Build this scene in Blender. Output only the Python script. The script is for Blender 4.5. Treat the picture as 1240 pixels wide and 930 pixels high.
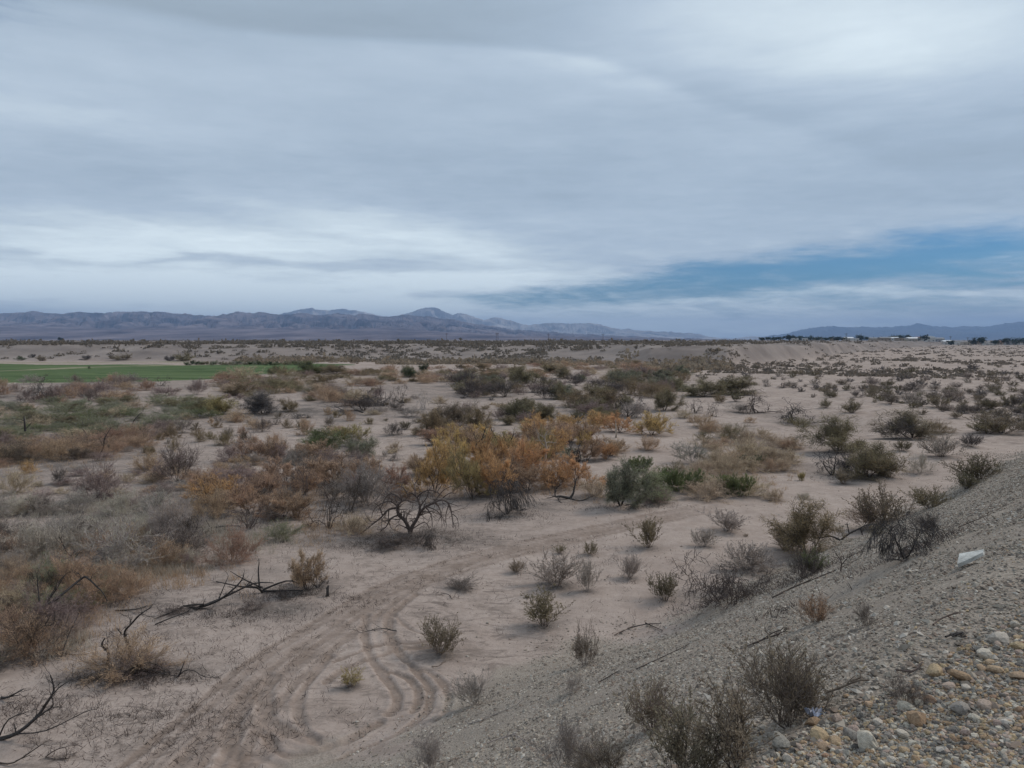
import bpy, math, random
import numpy as np
R = math.radians
for o in list(bpy.data.objects): bpy.data.objects.remove(o, do_unlink=True)
scene = bpy.context.scene
COL = scene.collection

# ------------------------------------------------------------------ camera
CAMZ = 7.0
PITCH = 3.26
cam = bpy.data.cameras.new('camera'); camo = bpy.data.objects.new('camera', cam); COL.objects.link(camo)
cam.sensor_width = 36; cam.lens = 27.0; cam.clip_start = 0.1; cam.clip_end = 200000
camo.location = (0, 0, CAMZ); camo.rotation_euler = (R(90 - PITCH), 0, 0)
scene.camera = camo
scene.view_settings.view_transform = 'Standard'; scene.view_settings.look = 'None'
scene.view_settings.exposure = 0.62; scene.view_settings.gamma = 1.0
scene.view_settings.use_curve_mapping = False
scene.cycles.volume_bounces = 0
scene.cycles.max_bounces = 5; scene.cycles.diffuse_bounces = 2; scene.cycles.transmission_bounces = 2

# ------------------------------------------------------------------ sun
SUN_AZ, SUN_EL = 60.0, 42.0          # degrees from +Y towards +X
sl = bpy.data.lights.new('sun', 'SUN'); slo = bpy.data.objects.new('sun', sl); COL.objects.link(slo)
sl.energy = 1.25; sl.angle = R(14); sl.color = (1.0, 0.92, 0.83)
slo.rotation_euler = (R(90 - SUN_EL), 0, R(180 - SUN_AZ)); slo.location = (0, 0, 60)

# ------------------------------------------------------------------ world: Nishita sky behind an overcast deck
world = bpy.data.worlds.new("World"); scene.world = world; world.use_nodes = True
def build_world():
    nt = world.node_tree; N = nt.nodes; Lk = nt.links
    for n in list(N): N.remove(n)
    out = N.new('ShaderNodeOutputWorld'); bg = N.new('ShaderNodeBackground'); Lk.new(bg.outputs[0], out.inputs[0])
    bg.inputs[1].default_value = 0.1
    def M(op, a, b=None, c=None, clamp=False):
        n = N.new('ShaderNodeMath'); n.operation = op; n.use_clamp = clamp
        for i, v in enumerate((a, b, c)):
            if v is None: continue
            if isinstance(v, (int, float)): n.inputs[i].default_value = v
            else: Lk.new(v, n.inputs[i])
        return n.outputs[0]
    tc = N.new('ShaderNodeTexCoord'); sp = N.new('ShaderNodeSeparateXYZ'); Lk.new(tc.outputs['Generated'], sp.inputs[0])
    X, Y, Z = sp.outputs
    az = M('ARCTAN2', X, Y); el = M('ARCSINE', Z)
    def comb(a, b, c=0.0):
        n = N.new('ShaderNodeCombineXYZ')
        for i, v in enumerate((a, b, c)):
            if isinstance(v, (int, float)): n.inputs[i].default_value = v
            else: Lk.new(v, n.inputs[i])
        return n.outputs[0]
    def noise(vec, scale, det=6, rough=0.55, dist=0.0):
        n = N.new('ShaderNodeTexNoise'); n.inputs['Scale'].default_value = scale; n.inputs['Detail'].default_value = det
        n.inputs['Roughness'].default_value = rough; n.inputs['Distortion'].default_value = dist
        Lk.new(vec, n.inputs['Vector']); return n.outputs[0]
    den = M('ADD', M('MAXIMUM', Z, 0.0), 0.06)
    plane = comb(M('DIVIDE', X, den), M('DIVIDE', Y, den), 0.0)
    pm = N.new('ShaderNodeMapping'); pm.inputs['Scale'].default_value = (0.55, 1.0, 1); pm.inputs['Rotation'].default_value = (0, 0, 0.35); Lk.new(plane, pm.inputs[0])
    n1 = noise(pm.outputs[0], 0.55, 9, 0.52, 0.4)
    n2 = noise(comb(M('MULTIPLY', az, 1.0), M('MULTIPLY', el, 7.0), 3.7), 2.4, 5, 0.45, 0.3)
    n3 = noise(comb(M('MULTIPLY', az, 2.0), M('MULTIPLY', el, 16.0), 9.1), 3.0, 7, 0.6, 0.3)
    n4 = noise(comb(M('ADD', M('MULTIPLY', az, 5.0), M('MULTIPLY', el, 9.0)), M('MULTIPLY', el, 22.0), 1.3), 2.6, 6, 0.62, 0.8)
    n5 = noise(comb(M('MULTIPLY', az, 9.0), M('MULTIPLY', el, 60.0), 6.3), 2.2, 5, 0.6, 0.6)
    # warped coordinates
    waz = M('ADD', az, M('MULTIPLY', M('SUBTRACT', n2, 0.5), 0.30))
    wel = M('ADD', el, M('MULTIPLY', M('SUBTRACT', n3, 0.5), 0.055))
    def G(a0, e0, sa, se, amp, tilt=0.0, warp=True):
        a = waz if warp else az; e = wel if warp else el
        da = M('SUBTRACT', a, a0)
        de = M('SUBTRACT', M('SUBTRACT', e, e0), M('MULTIPLY', da, tilt))
        q = M('ADD', M('POWER', M('ABSOLUTE', M('DIVIDE', da, sa)), 2.0), M('POWER', M('ABSOLUTE', M('DIVIDE', de, se)), 2.0))
        return M('MULTIPLY', M('EXPONENT', M('MULTIPLY', q, -1.0)), amp)
    def SS(v, a, b):
        n = N.new('ShaderNodeMapRange'); n.interpolation_type = 'SMOOTHSTEP'
        Lk.new(v, n.inputs[0]); n.inputs[1].default_value = a; n.inputs[2].default_value = b
        return n.outputs[0]
    def add(*xs):
        r = xs[0]
        for x in xs[1:]: r = M('ADD', r, x)
        return r
    # brightness of the cloud deck
    edge_el = M('SUBTRACT', 0.355, M('MULTIPLY', M('POWER', M('MAXIMUM', M('ADD', az, 0.05), 0.0), 1.6), 0.48))
    edge_el = M('ADD', edge_el, M('MULTIPLY', M('SUBTRACT', n2, 0.5), 0.05))
    de = M('SUBTRACT', el, edge_el)
    edge = M('MULTIPLY', M('MULTIPLY', SS(de, -0.004, 0.014), M('EXPONENT', M('MULTIPLY', M('MAXIMUM', de, 0.0), -13.0))), G(-0.10, 0.34, 0.55, 0.25, -0.27, 0, False))
    pm2 = N.new('ShaderNodeMapping'); pm2.inputs['Scale'].default_value = (0.8, 1.25, 1); pm2.inputs['Rotation'].default_value = (0, 0, -0.25); Lk.new(plane, pm2.inputs[0])
    n6 = noise(pm2.outputs[0], 1.2, 10, 0.60, 0.4)
    n7 = noise(plane, 4.3, 9, 0.66, 0.15)
    low = M('EXPONENT', M('MULTIPLY', M('MAXIMUM', el, 0.0), -6.5))
    b = add(0.455,
            M('MULTIPLY', M('SUBTRACT', n1, 0.5), 0.46), M('MULTIPLY', M('SUBTRACT', n6, 0.5), 0.34), M('MULTIPLY', M('SUBTRACT', n7, 0.5), 0.15),
            M('MULTIPLY', M('SUBTRACT', n2, 0.5), 0.24), M('MULTIPLY', M('MULTIPLY', M('SUBTRACT', n3, 0.5), 0.42), low),
            M('MULTIPLY', M('MULTIPLY', M('SUBTRACT', n4, 0.5), 0.40), low), M('MULTIPLY', M('MULTIPLY', M('SUBTRACT', n5, 0.5), 0.55), low), edge,
            G(-0.45, 0.112, 0.34, 0.026, 0.55), G(-0.50, 0.065, 0.45, 0.022, 0.60), G(-0.6, 0.42, 0.5, 0.07, -0.18), G(-0.12, 0.130, 0.20, 0.022, 0.30, -0.20), G(-0.05, 0.080, 0.16, 0.016, 0.38),
            G(0.42, 0.335, 0.20, 0.08, 0.34), G(0.20, 0.40, 0.2, 0.05, 0.18), G(-0.55, 0.24, 0.2, 0.025, 0.16),
            G(-0.5, 0.40, 0.30, 0.05, -0.14), G(0.05, 0.21, 0.35, 0.035, -0.12), G(0.5, 0.20, 0.25, 0.045, -0.16), G(0.25, 0.27, 0.25, 0.03, -0.10),
            G(-0.1, 0.052, 0.05, 0.005, -0.25), G(0.3, 0.050, 0.4, 0.008, 0.30), G(-0.35, 0.095, 0.30, 0.006, -0.22),
            G(0.42, 0.058, 0.22, 0.006, 0.30), G(0.52, 0.087, 0.05, 0.004, 0.30), G(-0.3, 0.035, 0.5, 0.022, 0.5), G(0.3, 0.025, 0.5, 0.018, 0.38))
    cr = N.new('ShaderNodeValToRGB'); Lk.new(b, cr.inputs[0])
    e = cr.color_ramp.elements
    e[0].position = 0.05; e[0].color = (0.27, 0.33, 0.385, 1)
    e[1].position = 1.0; e[1].color = (0.74, 0.83, 0.86, 1)
    for p, c in ((0.32, (0.330, 0.402, 0.478, 1)), (0.52, (0.408, 0.484, 0.562, 1)), (0.74, (0.55, 0.63, 0.68, 1))):
        x = e.new(p); x.color = c
    # opening in the deck: blue sky low on the right
    gap = add(G(0.52, 0.086, 0.26, 0.028, 1.0, 0.03), G(0.27, 0.078, 0.24, 0.022, 1.0, 0.08), G(0.56, 0.125, 0.18, 0.03, 0.35), G(0.50, 0.042, 0.30, 0.012, 0.55), G(-0.66, 0.38, 0.14, 0.14, 0.6), G(0.04, 0.054, 0.14, 0.012, 0.6), G(0.2, 0.030, 0.4, 0.008, 0.3))
    region = SS(gap, 0.10, 0.75)
    gap = M('SUBTRACT', gap, M('MULTIPLY', M('SUBTRACT', n4, 0.42), 1.2))
    gap = M('SUBTRACT', gap, M('MULTIPLY', M('SUBTRACT', n5, 0.45), 1.3))
    gap = M('SUBTRACT', gap, M('MULTIPLY', M('SUBTRACT', n7, 0.45), 0.25))
    gapm = M('ADD', M('MULTIPLY', M('MULTIPLY', SS(gap, -0.35, 1.45), region), 0.90), 0.07)
    sky = N.new('ShaderNodeTexSky'); sky.sky_type = 'NISHITA'; sky.sun_disc = False
    sky.sun_elevation = R(SUN_EL); sky.sun_rotation = R(SUN_AZ); sky.air_density = 1.2; sky.dust_density = 0.4; sky.ozone_density = 3.0
    skt = N.new('ShaderNodeMix'); skt.data_type = 'RGBA'; skt.blend_type = 'MULTIPLY'; skt.inputs[0].default_value = 1.0
    Lk.new(sky.outputs[0], skt.inputs[6]); skt.inputs[7].default_value = (0.115, 0.27, 0.44, 1)
    cl = N.new('ShaderNodeMix'); cl.data_type = 'RGBA'; cl.blend_type = 'MULTIPLY'; cl.inputs[0].default_value = 1.0
    Lk.new(cr.outputs[0], cl.inputs[6]); cl.inputs[7].default_value = (8.8, 8.8, 8.8, 1)
    mx = N.new('ShaderNodeMix'); mx.data_type = 'RGBA'
    Lk.new(gapm, mx.inputs[0]); Lk.new(cl.outputs[2], mx.inputs[6]); Lk.new(skt.outputs[2], mx.inputs[7])
    Lk.new(mx.outputs[2], bg.inputs[0])
build_world()

# ------------------------------------------------------------------ numpy noise
def _hash(ix, iy, seed):
    n = (ix.astype(np.int64) * 374761393 + iy.astype(np.int64) * 668265263 + seed * 974634777) & 0xffffffff
    n = ((n ^ (n >> 13)) * 1274126177) & 0xffffffff
    n = n ^ (n >> 16)
    return (n & 0xffff) / 65535.0
def vnoise(x, y, seed=0):
    ix = np.floor(x); iy = np.floor(y); fx = x - ix; fy = y - iy
    fx = fx * fx * fx * (fx * (fx * 6 - 15) + 10); fy = fy * fy * fy * (fy * (fy * 6 - 15) + 10)
    a = _hash(ix, iy, seed); b = _hash(ix + 1, iy, seed); c = _hash(ix, iy + 1, seed); d = _hash(ix + 1, iy + 1, seed)
    return (a + (b - a) * fx) * (1 - fy) + (c + (d - c) * fx) * fy - 0.5
def fbm(x, y, octv=4, seed=0, gain=0.5):
    s = 0; a = 1.0
    for i in range(octv):
        s = s + a * vnoise(x, y, seed + i * 17); x = x * 2.03 + 5.1; y = y * 2.03 + 1.7; a *= gain
    return s
def ridged(x, y, octv=5, seed=0, gain=0.5):
    s = 0; a = 1.0
    for i in range(octv):
        s = s + a * (1 - 2 * np.abs(vnoise(x, y, seed + i * 13)) * 2); x = x * 2.07 + 3.1; y = y * 2.07 + 7.7; a *= gain
    return s
def sst(x, a, b):
    t = np.clip((x - a) / (b - a), 0, 1); return t * t * (3 - 2 * t)

# ------------------------------------------------------------------ terrain height
TB = [-3.0, -0.667, -0.2, 0.0, 0.1, 0.18, 0.28, 0.35, 0.41, 0.47, 0.52, 0.6, 3.0]
YB = [300, 268, 262, 255, 236, 205, 205, 255, 330, 480, 800, 1300, 1300]
WB = [50, 45, 70, 150, 120, 60, 26, 26, 35, 60, 200, 400, 400]
def embank_s(x, y): return (y - x) / math.sqrt(2)
def height(x, y):
    x = np.asarray(x, float); y = np.asarray(y, float)
    r = np.hypot(x, y)
    t = x / np.maximum(y, 1e-3)
    t = np.where(y > 5, np.clip(t, -3, 3), np.where(x < 0, -3, 3))
    yb = np.interp(t, TB, YB); wb = np.interp(t, TB, WB)
    yb = yb + fbm(x / 45.0, y / 45.0, 3, 5) * 26
    u = (y - yb) / wb
    z = 5.3 * sst(u, 0, 1) + 0.9 * sst((y - yb), 60, 700)
    gul = ridged(x / 14.0 + y / 60.0, y / 40.0, 3, 40)
    z = z - np.clip(gul, -1, 2) * 0.38 * sst(u, 0.05, 0.4) * (1 - sst(u, 0.75, 1.1))
    z = z + fbm(x / 60.0, y / 60.0, 3, 9) * 0.9 * sst(r, 60, 200) * (1 - sst(r, 1200, 3000))
    # low mounds of blown sand on the wash floor
    side = 0.35 + 0.65 * sst(t, 0.1, 0.35)
    z = z + (fbm(x / 9.0, y / 12.0, 3, 21) * 0.55 * side) * sst(r, 22, 60) * (1 - sst(r, 200, 330))
    z = z + fbm(x / 2.6, y / 2.6, 3, 31) * 0.10 * (1 - sst(r, 60, 140))
    # the embankment
    s = embank_s(x, y) + fbm(x / 5.0, y / 5.0, 3, 77) * 0.9 * sst(embank_s(x, y), 2.5, 6.0)
    sl_ = np.clip((10.4 - s) / 9.1, -1, 1.6)
    e = 5.3 * np.where(sl_ < 0.08, np.where(sl_ < -0.08, 0.0, (sl_ + 0.08) ** 2 / 0.32), np.where(sl_ > 0.97, 0.97 + np.minimum((sl_ - 0.97) * 0.35, 0.05), sl_))
    e = e + (fbm(x / 1.3, y / 1.3, 2, 88) * 0.07 + fbm(x / 3.1, y / 3.1, 2, 89) * 0.22) * sst(sl_, 0.0, 0.15) * (1 - 0.6 * sst(sl_, 0.9, 1.0))
    z = np.maximum(z * (1 - sst(sl_, 0, 0.15)), 0 * z) * 1 + np.where(sl_ > -0.08, e, 0) + np.minimum(z, 0) * (1 - sst(sl_, 0, 0.15))
    return z

cp, sp_ = math.cos(R(PITCH)), math.sin(R(PITCH))
_tt = np.geomspace(1.5, 4000, 1600)
def ray(px, py):
    a = (px - 620) / 930.0; b = -(py - 465) / 930.0
    d = np.array([a, cp + b * sp_, -sp_ + b * cp]); return d
def at(px, py):
    """ground point seen at a place in the photograph"""
    d = ray(px, py)
    x = d[0] * _tt; y = d[1] * _tt; z = CAMZ + d[2] * _tt
    h = height(x, y); k = np.argmax(z < h)
    if not (z < h).any(): k = len(_tt) - 1
    t0, t1 = _tt[max(k - 1, 0)], _tt[k]
    g0 = (CAMZ + d[2] * t0) - h[max(k - 1, 0)]; g1 = (CAMZ + d[2] * t1) - h[k]
    f = g0 / (g0 - g1) if g0 != g1 else 1
    t = t0 + (t1 - t0) * min(max(f, 0), 1)
    x, y = d[0] * t, d[1] * t
    return np.array([x, y, float(height(x, y))])
def proj(p):
    x, y, z = p[0], p[1], p[2] - CAMZ
    f = y * cp - z * sp_; u = y * sp_ + z * cp
    return 620 + 930 * x / f, 465 - 930 * u / f

# ------------------------------------------------------------------ object helpers
def mesh_np(name, verts, faces_flat, counts, mat=None, smooth=False, attrs=None):
    me = bpy.data.meshes.new(name)
    nv = len(verts); nl = len(faces_flat); nf = len(counts)
    me.vertices.add(nv); me.vertices.foreach_set('co', np.asarray(verts, np.float32).ravel())
    me.loops.add(nl); me.loops.foreach_set('vertex_index', np.asarray(faces_flat, np.int32))
    me.polygons.add(nf)
    st = np.zeros(nf, np.int32); st[1:] = np.cumsum(counts)[:-1]
    me.polygons.foreach_set('loop_start', st); me.polygons.foreach_set('loop_total', np.asarray(counts, np.int32))
    me.polygons.foreach_set('use_smooth', np.full(nf, bool(smooth)))
    if attrs:
        for k, v in attrs.items():
            a = me.attributes.new(k, 'FLOAT', 'POINT'); a.data.foreach_set('value', np.asarray(v, np.float32))
    me.update(calc_edges=True); me.validate()
    if mat: me.materials.append(mat)
    return me
def link(name, me, parent=None):
    o = bpy.data.objects.new(name, me); COL.objects.link(o)
    if parent: o.parent = parent
    return o
def tag(o, label=None, cat=None, group=None, kind=None):
    if label: o['label'] = label
    if cat: o['category'] = cat
    if group: o['group'] = group
    if kind: o['kind'] = kind
    return o
class MB:
    def __init__(s): s.v = []; s.f = []; s.n = 0
    def add(s, v, f):
        s.v.append(np.asarray(v, float).reshape(-1, 3)); s.f += [tuple(i + s.n for i in q) for q in f]; s.n += len(s.v[-1])
    def box(s, x0, x1, y0, y1, z0, z1):
        s.add([(x0, y0, z0), (x1, y0, z0), (x1, y1, z0), (x0, y1, z0), (x0, y0, z1), (x1, y0, z1), (x1, y1, z1), (x0, y1, z1)],
              [(0, 3, 2, 1), (4, 5, 6, 7), (0, 1, 5, 4), (1, 2, 6, 5), (2, 3, 7, 6), (3, 0, 4, 7)])
    def tube(s, pts, rad, n=8, caps=True):
        pts = [np.array(p, float) for p in pts]; base = []
        for i, p in enumerate(pts):
            d = pts[min(i + 1, len(pts) - 1)] - pts[max(i - 1, 0)]; d /= np.linalg.norm(d) + 1e-9
            a = np.cross(d, (0.3, 0.2, 0.9)); a /= np.linalg.norm(a) + 1e-9; b = np.cross(d, a)
            r = rad[i] if hasattr(rad, '__len__') else rad
            base.append([p + r * (math.cos(2 * math.pi * k / n) * a + math.sin(2 * math.pi * k / n) * b) for k in range(n)])
        v = [q for ring in base for q in ring]; f = []
        for i in range(len(pts) - 1):
            for k in range(n):
                f.append((i * n + k, i * n + (k + 1) % n, (i + 1) * n + (k + 1) % n, (i + 1) * n + k))
        if caps: f.append(tuple(range(n))[::-1]); f.append(tuple((len(pts) - 1) * n + k for k in range(n)))
        s.add(v, f)
    def mesh(s, name, mat=None, smooth=False):
        v = np.concatenate(s.v); fl = [i for q in s.f for i in q]; ct = [len(q) for q in s.f]
        return mesh_np(name, v, fl, ct, mat, smooth)

# ------------------------------------------------------------------ materials
def new_mat(name):
    m = bpy.data.materials.new(name); m.use_nodes = True; nt = m.node_tree
    for n in list(nt.nodes): nt.nodes.remove(n)
    return m, nt
def surf(name, col, var=0.25, scale=8.0, rough=0.95, bump=0.0, coord='Object', rnd=0.0, col2=None, translucent=0.0):
    m, nt = new_mat(name); N = nt.nodes; L = nt.links
    out = N.new('ShaderNodeOutputMaterial'); p = N.new('ShaderNodeBsdfPrincipled')
    p.inputs['Roughness'].default_value = rough; p.inputs['Specular IOR Level'].default_value = 0.15
    tc = N.new('ShaderNodeTexCoord'); nz = N.new('ShaderNodeTexNoise'); nz.inputs['Scale'].default_value = scale; nz.inputs['Detail'].default_value = 4
    L.new(tc.outputs[coord], nz.inputs['Vector'])
    cr = N.new('ShaderNodeValToRGB'); L.new(nz.outputs[0], cr.inputs[0])
    c2 = col2 or tuple(c * (1 + var) for c in col)
    cr.color_ramp.elements[0].position = 0.3; cr.color_ramp.elements[0].color = (*[c * (1 - var) for c in col], 1)
    cr.color_ramp.elements[1].position = 0.7; cr.color_ramp.elements[1].color = (*c2, 1)
    colout = cr.outputs[0]
    if rnd:
        oi = N.new('ShaderNodeObjectInfo'); hs = N.new('ShaderNodeHueSaturation')
        mr = N.new('ShaderNodeMapRange'); mr.inputs[3].default_value = 1 - rnd; mr.inputs[4].default_value = 1 + rnd
        L.new(oi.outputs['Random'], mr.inputs[0]); L.new(mr.outputs[0], hs.inputs['Value'])
        mh = N.new('ShaderNodeMath'); mh.operation = 'MULTIPLY_ADD'; mh.inputs[1].default_value = 0.05 * min(1, rnd * 4); mh.inputs[2].default_value = 0.5 - 0.025 * min(1, rnd * 4)
        fr = N.new('ShaderNodeMath'); fr.operation = 'FRACT'; mm = N.new('ShaderNodeMath'); mm.operation = 'MULTIPLY'; mm.inputs[1].default_value = 7.13
        L.new(oi.outputs['Random'], mm.inputs[0]); L.new(mm.outputs[0], fr.inputs[0]); L.new(fr.outputs[0], mh.inputs[0]); L.new(mh.outputs[0], hs.inputs['Hue'])
        L.new(colout, hs.inputs['Color']); colout = hs.outputs[0]
    L.new(colout, p.inputs['Base Color'])
    if bump:
        bp = N.new('ShaderNodeBump'); bp.inputs['Strength'].default_value = bump; bp.inputs['Distance'].default_value = 0.02
        nb = N.new('ShaderNodeTexNoise'); nb.inputs['Scale'].default_value = scale * 4; nb.inputs['Detail'].default_value = 5
        L.new(tc.outputs[coord], nb.inputs['Vector']); L.new(nb.outputs[0], bp.inputs['Height']); L.new(bp.outputs[0], p.inputs['Normal'])
    sh = p.outputs[0]
    if translucent:
        t = N.new('ShaderNodeBsdfTranslucent'); L.new(colout, t.inputs[0]); mx = N.new('ShaderNodeMixShader'); mx.inputs[0].default_value = translucent
        L.new(p.outputs[0], mx.inputs[1]); L.new(t.outputs[0], mx.inputs[2]); sh = mx.outputs[0]
    L.new(sh, out.inputs[0])
    return m

def ground_material():
    m, nt = new_mat('desert_ground'); N = nt.nodes; L = nt.links
    out = N.new('ShaderNodeOutputMaterial'); p = N.new('ShaderNodeBsdfPrincipled'); L.new(p.outputs[0], out.inputs[0])
    p.inputs['Roughness'].default_value = 1.0; p.inputs['Specular IOR Level'].default_value = 0.05
    tc = N.new('ShaderNodeTexCoord')
    def noise(scale, det=5, rough=0.6, dist=0.0, vec=None, sc3=None):
        n = N.new('ShaderNodeTexNoise'); n.inputs['Scale'].default_value = scale; n.inputs['Detail'].default_value = det
        n.inputs['Roughness'].default_value = rough; n.inputs['Distortion'].default_value = dist
        if sc3:
            mp = N.new('ShaderNodeMapping'); mp.inputs['Scale'].default_value = sc3; mp.inputs['Rotation'].default_value = (0, 0, 0.25); L.new(tc.outputs['Object'], mp.inputs[0]); L.new(mp.outputs[0], n.inputs['Vector'])
        else: L.new(tc.outputs['Object'], n.inputs['Vector'])
        return n.outputs[0]
    def ramp(v, p0, p1, c0=(0, 0, 0, 1), c1=(1, 1, 1, 1)):
        r = N.new('ShaderNodeValToRGB'); L.new(v, r.inputs[0]); e = r.color_ramp.elements
        e[0].position = p0; e[0].color = c0; e[1].position = p1; e[1].color = c1; return r.outputs[0]
    def mix(f, a, b, mode='MIX'):
        n = N.new('ShaderNodeMix'); n.data_type = 'RGBA'; n.blend_type = mode
        for i, v in ((0, f), (6, a), (7, b)):
            if isinstance(v, (int, float)): n.inputs[i].default_value = v
            elif isinstance(v, tuple): n.inputs[i].default_value = v
            else: L.new(v, n.inputs[i])
        return n.outputs[2]
    def mul(a, b, op='MULTIPLY'):
        n = N.new('ShaderNodeMath'); n.operation = op; n.use_clamp = op != 'SUBTRACT'
        for i, v in enumerate((a, b)):
            if isinstance(v, (int, float)): n.inputs[i].default_value = v
            else: L.new(v, n.inputs[i])
        return n.outputs[0]
    def attr(k):
        a = N.new('ShaderNodeAttribute'); a.attribute_name = k; return a.outputs['Fac']
    sand = ramp(noise(0.16, 6), 0.3, 0.72, (0.33, 0.258, 0.218, 1), (0.50, 0.41, 0.355, 1))
    sand = mix(0.5, sand, ramp(noise(1.7, 8, 0.7), 0.32, 0.7, (0.265, 0.207, 0.173, 1), (0.50, 0.41, 0.355, 1)))
    # crusted, streaked mud with darker drifts of litter
    st = ramp(noise(2.4, 8, 0.72, 1.2, sc3=(0.6, 1.3, 1)), 0.50, 0.61)
    lit_region = ramp(noise(0.09, 4, 0.6), 0.38, 0.55)
    sand = mix(mul(mul(st, lit_region), mul(attr('crust'), 0.75)), sand, (0.145, 0.115, 0.098, 1))
    sand = mix(mul(ramp(noise(9.0, 4, 0.7), 0.60, 0.68), 0.35), sand, (0.17, 0.14, 0.12, 1))
    sand = mix(mul(ramp(noise(26.0, 5, 0.75), 0.50, 0.66), 0.38), sand, (0.185, 0.148, 0.124, 1))
    sand = mix(mul(ramp(noise(0.8, 9, 0.8), 0.52, 0.60), mul(attr('crust'), 0.55)), sand, (0.20, 0.16, 0.135, 1))
    # plant litter
    ln = ramp(noise(5.5, 8, 0.75, 1.0), 0.38, 0.58)
    lt = mul(attr('litter'), mul(ln, 0.35, 'ADD'))
    sand = mix(mul(lt, 0.9), sand, ramp(noise(14, 4, 0.7), 0.35, 0.7, (0.055, 0.048, 0.045, 1), (0.16, 0.14, 0.125, 1)))
    # disturbed soil of the wheel tracks
    tsum = N.new('ShaderNodeMath'); tsum.operation = 'MULTIPLY_ADD'; L.new(noise(11.0, 7, 0.75), tsum.inputs[0]); tsum.inputs[1].default_value = 0.9; L.new(mul(attr('track'), -0.45, 'SUBTRACT') if False else attr('track'), tsum.inputs[2])
    tedge = ramp(tsum.outputs[0], 0.45, 0.90)
    trn = mul(mul(attr('track'), tedge), ramp(noise(3.2, 6, 0.7), 0.22, 0.55, (0.45, 0.45, 0.45, 1)))
    sand = mix(mul(trn, 0.74), sand, ramp(noise(7, 6, 0.7), 0.3, 0.7, (0.150, 0.110, 0.086, 1), (0.27, 0.205, 0.165, 1)))
    # gravel of the embankment
    v = N.new('ShaderNodeTexVoronoi'); v.inputs['Scale'].default_value = 38; L.new(tc.outputs['Object'], v.inputs['Vector'])
    gcol = ramp(v.outputs['Color'], 0.15, 0.9, (0.165, 0.138, 0.112, 1), (0.46, 0.40, 0.335, 1))
    gcol = mix(0.55, gcol, ramp(noise(1.3, 8, 0.75), 0.33, 0.68, (0.22, 0.18, 0.148, 1), (0.42, 0.355, 0.295, 1)))
    col = mix(attr('gravel'), sand, gcol)
    # farther terrace and bluff
    fcol = ramp(noise(0.035, 8, 0.68), 0.33, 0.68, (0.165, 0.138, 0.125, 1), (0.32, 0.27, 0.24, 1))
    col = mix(attr('terrace'), col, fcol)
    # far scrub flecks beyond plant distance
    fl = ramp(noise(0.09, 8, 0.85), 0.50, 0.60)
    col = mix(mul(mul(fl, attr('farscrub')), 0.75), col, (0.10, 0.085, 0.07, 1))
    # irrigated field
    fs = ramp(noise(0.4, 6, 0.6, sc3=(0.04, 0.9, 1)), 0.38, 0.62, (0.050, 0.080, 0.032, 1), (0.125, 0.165, 0.072, 1))
    col = mix(attr('field'), col, fs)
    col = mix(attr('farmtrack'), col, (0.25, 0.23, 0.15, 1))
    L.new(col, p.inputs['Base Color'])
    # bump
    b1 = N.new('ShaderNodeBump'); b1.inputs['Strength'].default_value = 0.55; b1.inputs['Distance'].default_value = 0.05
    L.new(noise(7.0, 9, 0.78), b1.inputs['Height'])
    b2 = N.new('ShaderNodeBump'); b2.inputs['Distance'].default_value = 0.05; L.new(v.outputs['Distance'], b2.inputs['Height']); L.new(b1.outputs[0], b2.inputs['Normal'])
    L.new(mul(attr('gravel'), 0.35), b2.inputs['Strength']); L.new(b2.outputs[0], p.inputs['Normal'])
    return m

# ------------------------------------------------------------------ wheel tracks (photo points -> ground)
def lerp_edges(k):
    Lf = [(110, 955), (160, 920), (230, 862), (300, 802), (375, 757), (450, 713), (520, 686), (600, 663), (700, 641), (790, 622), (870, 606), (960, 594)]
    Rt = [(300, 955), (315, 905), (350, 850), (400, 797), (450, 757), (505, 716), (565, 692), (640, 671), (725, 651), (810, 632), (900, 614), (990, 598)]
    return [(a[0] + (b[0] - a[0]) * k, a[1] + (b[1] - a[1]) * k) for a, b in zip(Lf, Rt)]
TRACKS = [(lerp_edges(k), w, s) for k, w, s in ((0.0, 0.20, 1.0), (0.16, 0.22, 0.7), (0.30, 0.12, 0.5), (0.42, 0.26, 0.85), (0.60, 0.28, 1.0), (0.74, 0.16, 0.6), (0.90, 0.26, 0.9), (1.04, 0.10, 0.45), (0.5, 1.6, 0.22))]
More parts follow.
